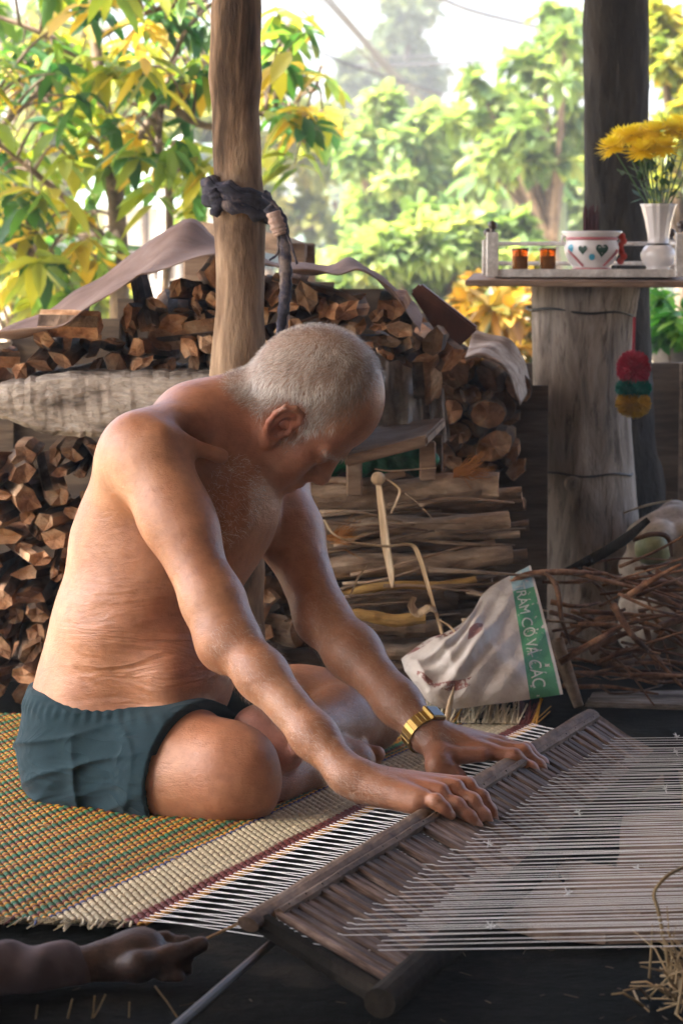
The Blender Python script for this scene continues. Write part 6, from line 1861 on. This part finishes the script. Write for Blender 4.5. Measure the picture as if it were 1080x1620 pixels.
crown('garden_hedge', 'hedge of mixed green leaves behind the altar shelf', [(800, 320, 19, 90, 60), (880, 300, 19, 80, 60), (860, 380, 19, 90, 60), (760, 300, 19, 60, 50), (940, 330, 19, 70, 80)], 7140, 0.122, GREEN2, gb(850, 19), 0.06, 0.5, 'hedge', seed=5)
crown('croton_shrub', 'golden-orange croton shrub under the altar shelf', [(790, 480, 8.6, 55, 35), (820, 520, 8.6, 40, 40), (760, 500, 8.6, 40, 30), (800, 560, 8.6, 60, 40), (770, 470, 8.6, 40, 30)], 900, 0.085, [(0.0, (0.07, 0.11, 0.02)), (0.4, (0.20, 0.15, 0.03)), (0.75, (0.32, 0.16, 0.025)), (1.0, (0.38, 0.28, 0.06))], gb(795, 8.6), 0.018, 0.35, 'shrub', 0.45, seed=6)
crown('leaning_tree', 'sunlit yellow-green tree seen right of the dark trunk', [(1070, 60, 11, 50, 80), (1060, 180, 11, 50, 80), (1100, 130, 11, 60, 120), (1050, 300, 11, 40, 60)], 4420, 0.075, [(0.0, (0.05, 0.11, 0.03)), (0.5, (0.20, 0.24, 0.05)), (1.0, (0.42, 0.34, 0.05))], gb(1075, 11), 0.05, 0.5, seed=7)
crown('potted_shrub', 'bright green bushy plant in a pot right of the stump', [(1060, 490, 7.4, 35, 40), (1085, 520, 7.4, 40, 40), (1050, 540, 7.4, 25, 25)], 900, 0.045, [(0.0, (0.015, 0.09, 0.02)), (0.6, (0.05, 0.20, 0.03)), (1.0, (0.16, 0.32, 0.05))], gb(1075, 7.4), 0.012, 0.5, 'shrub', seed=8)
POT = noisy('grey_pot', [(0.3, (0.09, 0.08, 0.07)), (0.7, (0.18, 0.16, 0.14))], 14, rough=0.8, bump=0.3)
q = P(1075, 545, 7.4)
mb = MB(); mb.lathe((q[0], q[1], q[2] - 0.13), [(0.055, 0), (0.075, 0.10), (0.085, 0.12), (0.085, 0.14), (0.07, 0.14), (0.06, 0.09), (0, 0.09)], 24)
o = mb.build('plant_pot', POT, smooth=True); tag(o, 'grey round pot holding the bright green plant', 'pot')
mb = MB(); mb.box((q[0], q[1], (q[2] - 0.135 - 0.06) / 2), (0.22, 0.16, (q[2] - 0.135 + 0.06) / 2)); tag(mb.build('stone_plinth', DARKB), 'dark block carrying the grey plant pot', 'plinth')
crown('low_bush', 'yellow-green bush at the left edge behind the plastic sheet', [(20, 440, 11, 60, 50), (90, 470, 11, 60, 40), (-20, 380, 11, 50, 70)], 1500, 0.11, [(0.0, (0.05, 0.12, 0.03)), (0.5, (0.22, 0.27, 0.05)), (1.0, (0.46, 0.36, 0.05))], gb(40, 11), 0.03, 0.5, 'bush', seed=9)
crown('fence_tree', 'soft pale tree filling the garden behind the broad-leaved tree', [(60, 150, 22, 130, 120), (250, 120, 22, 130, 110), (180, 290, 22, 130, 70), (420, 250, 22, 90, 90), (330, 270, 22, 80, 70), (450, 330, 22, 70, 60), (30, 300, 22, 90, 80)], 8840, 0.163, [(0.0, (0.06, 0.10, 0.03)), (0.5, (0.20, 0.24, 0.08)), (1.0, (0.40, 0.36, 0.12))], gb(230, 22), 0.13, 0.5, seed=10)
crown('far_treeline', 'far belt of hazy trees closing the garden', [(500, 360, 60, 200, 70), (700, 330, 60, 160, 60), (300, 340, 60, 250, 80), (900, 340, 60, 200, 80), (60, 330, 60, 200, 90), (1100, 300, 60, 200, 120)], 5200, 0.75, GREEN2, gb(540, 60), 0.0, 0.4, seed=11)
# ---- banana plants
BAN = leaf_mat('banana_leaf', [(0.0, (0.05, 0.13, 0.04)), (1.0, (0.16, 0.27, 0.09))], 0.5)
def banana(px, py, D, h, label, seed):
    r = random.Random(seed); c = P(px, py, D); root = tag(empty('banana_plant', (c[0], D, -0.06)), label, 'plant')
    mb = MB(); mb.tube([(c[0], D, -0.06), (c[0] + 0.02, D, c[2] * 0.5), tuple(c)], [0.10, 0.08, 0.05], 10); mb.build('stem', leafstem, root, smooth=True)
    for k in range(9):
        a = r.uniform(0, 6.28); l = h * r.uniform(0.8, 1.2); d = V(math.cos(a), math.sin(a) * 0.7, 0)
        sp_ = bez([c, c + d * l * 0.35 + V(0, 0, l * 0.34), c + d * l * 0.75 + V(0, 0, l * 0.30), c + d * l * 1.05 + V(0, 0, -l * 0.02)], 6)
        sd_ = np.cross(d, (0, 0, 1)); n = len(sp_); v, f = [], []
        for i in range(n):
            u = i / (n - 1); w = l * 0.17 * math.sin(PI * min(1, u * 0.92 + 0.06)) ** 0.6 * (u > 0.12) + 0.01
            v += [sp_[i] - sd_ * w + V(0, 0, -w * 0.5), sp_[i], sp_[i] + sd_ * w + V(0, 0, -w * 0.5)]
        for i in range(n - 1): f += [[i * 3, i * 3 + 1, i * 3 + 4, i * 3 + 3], [i * 3 + 1, i * 3 + 2, i * 3 + 5, i * 3 + 4]]
        o = mesh('frond', v, f, BAN, root, smooth=True); fattr(o, 'tint', np.full(len(v), r.random()))
leafstem = NT('banana_stem').set((0.14, 0.16, 0.07), 0.6).m
banana(800, 315, 16.5, 0.34, 'banana plant with arching fronds in front of the hedge', 3)
banana(880, 290, 17.5, 0.34, 'banana plant with drooping fronds next to the dark trunk', 4)
# ---- neighbouring buildings, pole lamp, cables
WALLW = noisy('whitewash', [(0.3, (0.62, 0.62, 0.60)), (0.7, (0.78, 0.78, 0.76))], 3, rough=0.85, bump=0.1)
ROOFG = noisy('green_tin_roof', [(0.3, (0.20, 0.27, 0.25)), (0.7, (0.32, 0.38, 0.35))], 2, rough=0.5, bump=0.1)
TIMBER = noisy('dark_timber', [(0.3, (0.05, 0.035, 0.025)), (0.7, (0.12, 0.085, 0.06))], 4, rough=0.9, bump=0.3)
hse = tag(empty('white_house', P(235, 440, 20) * V(1, 1, 0) + V(0, 0, -0.06)), 'small whitewashed house with a dark doorway behind the firewood', 'house')
a, b = P(165, 330, 20), P(335, 330, 20)
zt_ = a[2]
mb = MB(); mb.box(((a[0] + b[0]) / 2, 21.2, (zt_ - 0.06) / 2), ((b[0] - a[0]) / 2, 1.2, (zt_ + 0.06) / 2), ch=0.01); mb.build('wall', WALLW, hse)
mb = MB(); mb.box((P(195, 0, 20)[0], 19.99, 0.42), (0.10, 0.02, 0.46)); dr_ = mb.build('door', TIMBER, hse)
for px in (258, 300):
    mb = MB(); mb.box((P(px, 0, 20)[0], 19.99, 0.78), (0.07, 0.015, 0.10)); wn2 = mb.build('window', TIMBER, hse)
mb = MB(); mb.add([(a[0] - 0.2, 19.7, zt_ + 0.0), (b[0] + 0.2, 19.7, zt_ + 0.0), (b[0] + 0.2, 21.2, zt_ + 0.5), (a[0] - 0.2, 21.2, zt_ + 0.5), (b[0] + 0.2, 22.6, zt_), (a[0] - 0.2, 22.6, zt_)], [[0, 1, 2, 3], [3, 2, 4, 5]]); mb.build('roof', ROOFG, hse)
for px in (180, 228): mb = MB(); mb.tube([(P(px, 0, 19.6)[0], 19.6, -0.06), (P(px, 0, 19.6)[0], 19.6, zt_ + 0.02)], 0.03, 8); mb.build('porch_post', TIMBER, hse)
shd = tag(empty('tin_shed', P(490, 440, 24) * V(1, 1, 0) + V(0, 0, -0.06)), 'neighbouring shed with a sloping grey-green tin roof', 'shed')
q = [P(425, 322, 24), P(525, 318, 24.0), P(552, 425, 22), P(405, 425, 22)]
n = 60; v, f = [], []
for s_ in (0, 1):
    for i in range(n):
        u = i / (n - 1)
        A, B = q[0] * (1 - u) + q[1] * u, q[3] * (1 - u) + q[2] * u
        dz = 0.02 * math.sin(i * PI / 2) - 0.01 * s_
        v += [A + V(0, 0, dz), B + V(0, 0, dz)]
    for i in range(n - 1):
        k = s_ * 2 * n + i * 2; f.append([k, k + 2, k + 3, k + 1] if s_ else [k, k + 1, k + 3, k + 2])
mesh('roof', v, f, ROOFG, shd)
for p in (q[0], q[1], q[2], q[3]): mb = MB(); mb.tube([(p[0], p[1], -0.06), (p[0], p[1], p[2])], 0.05, 8); mb.build('post', TIMBER, shd)
lamp = tag(empty('pole_lamp', P(262, 440, 14) * V(1, 1, 0) + V(0, 0, -0.06)), 'white street lamp on a bent arm among the yellow leaves', 'street lamp')
a = P(258, 250, 14)
mb = MB(); mb.tube([(a[0], 14, -0.06), tuple(a)], 0.022, 8); mb.build('pole', WALLW, lamp)
mb = MB(); mb.tube(bez([a, P(272, 232, 14), P(288, 220, 14), P(296, 226, 14)], 5), 0.018, 8); mb.build('arm', WALLW, lamp, smooth=True)
mb = MB(); mb.lathe(P(299, 243, 14), [(0.055, 0.0), (0.06, 0.02), (0.045, 0.05), (0.02, 0.065), (0.0, 0.066)], 20); mb.build('lamp_shade', WALLW, lamp, smooth=True)
CABLE = NT('dark_cable').set((0.03, 0.03, 0.035), 0.6).m
def cable(pts, r, label):
    mb = MB(); mb.tube(bez([P(*p) for p in pts], 10), r, 5); tag(mb.build('overhead_cable', CABLE), label, 'cable')
cable([(480, -40, 22), (560, 50, 24), (640, 140, 26), (720, 205, 28), (820, 262, 31), (1000, 330, 36)], 0.022, 'thickest overhead cable sloping down over the bushy tree')
cable([(492, -40, 22), (575, 58, 24), (650, 140, 26), (730, 200, 28), (830, 250, 31), (1000, 310, 36)], 0.014, 'thin overhead cable running just above the thickest one')
cable([(470, -40, 22), (545, 50, 24), (630, 150, 26), (700, 230, 28), (780, 300, 31), (900, 390, 36)], 0.013, 'thin overhead cable sagging below the thickest one')
cable([(660, -20, 26), (740, 15, 27), (830, 38, 28), (930, 62, 30)], 0.024, 'overhead cable dropping towards the dark trunk in the open sky')
cable([(560, 104, 34), (700, 100, 34), (820, 94, 34), (960, 90, 34)], 0.024, 'lower one of two level cables crossing the open sky')
cable([(560, 92, 34), (700, 88, 34), (820, 82, 34), (960, 76, 34)], 0.015, 'upper one of two level cables crossing the open sky')
cable([(400, 40, 20), (480, 70, 20), (560, 105, 20), (700, 150, 21)], 0.013, 'short thin cable passing behind the roof post')

# ---- warm moist air
t = NT('garden_air'); vs = t.n('VolumePrincipled'); vs.inputs['Density'].default_value = 0.0050; vs.inputs['Color'].default_value = (0.93, 0.96, 0.97, 1); vs.inputs['Anisotropy'].default_value = 0.3
t.t.nodes.remove(t.b); t.l(vs.outputs[0], t.out.inputs['Volume'])
mb = MB(); mb.box((0, 60, 2.75), (102, 102, 4.0), ch=0.001)
hz_ = mb.build('haze', t.m); hz_['kind'] = 'stuff'; hz_['label'] = 'thin bright haze hanging in the garden air'; hz_['category'] = 'haze'
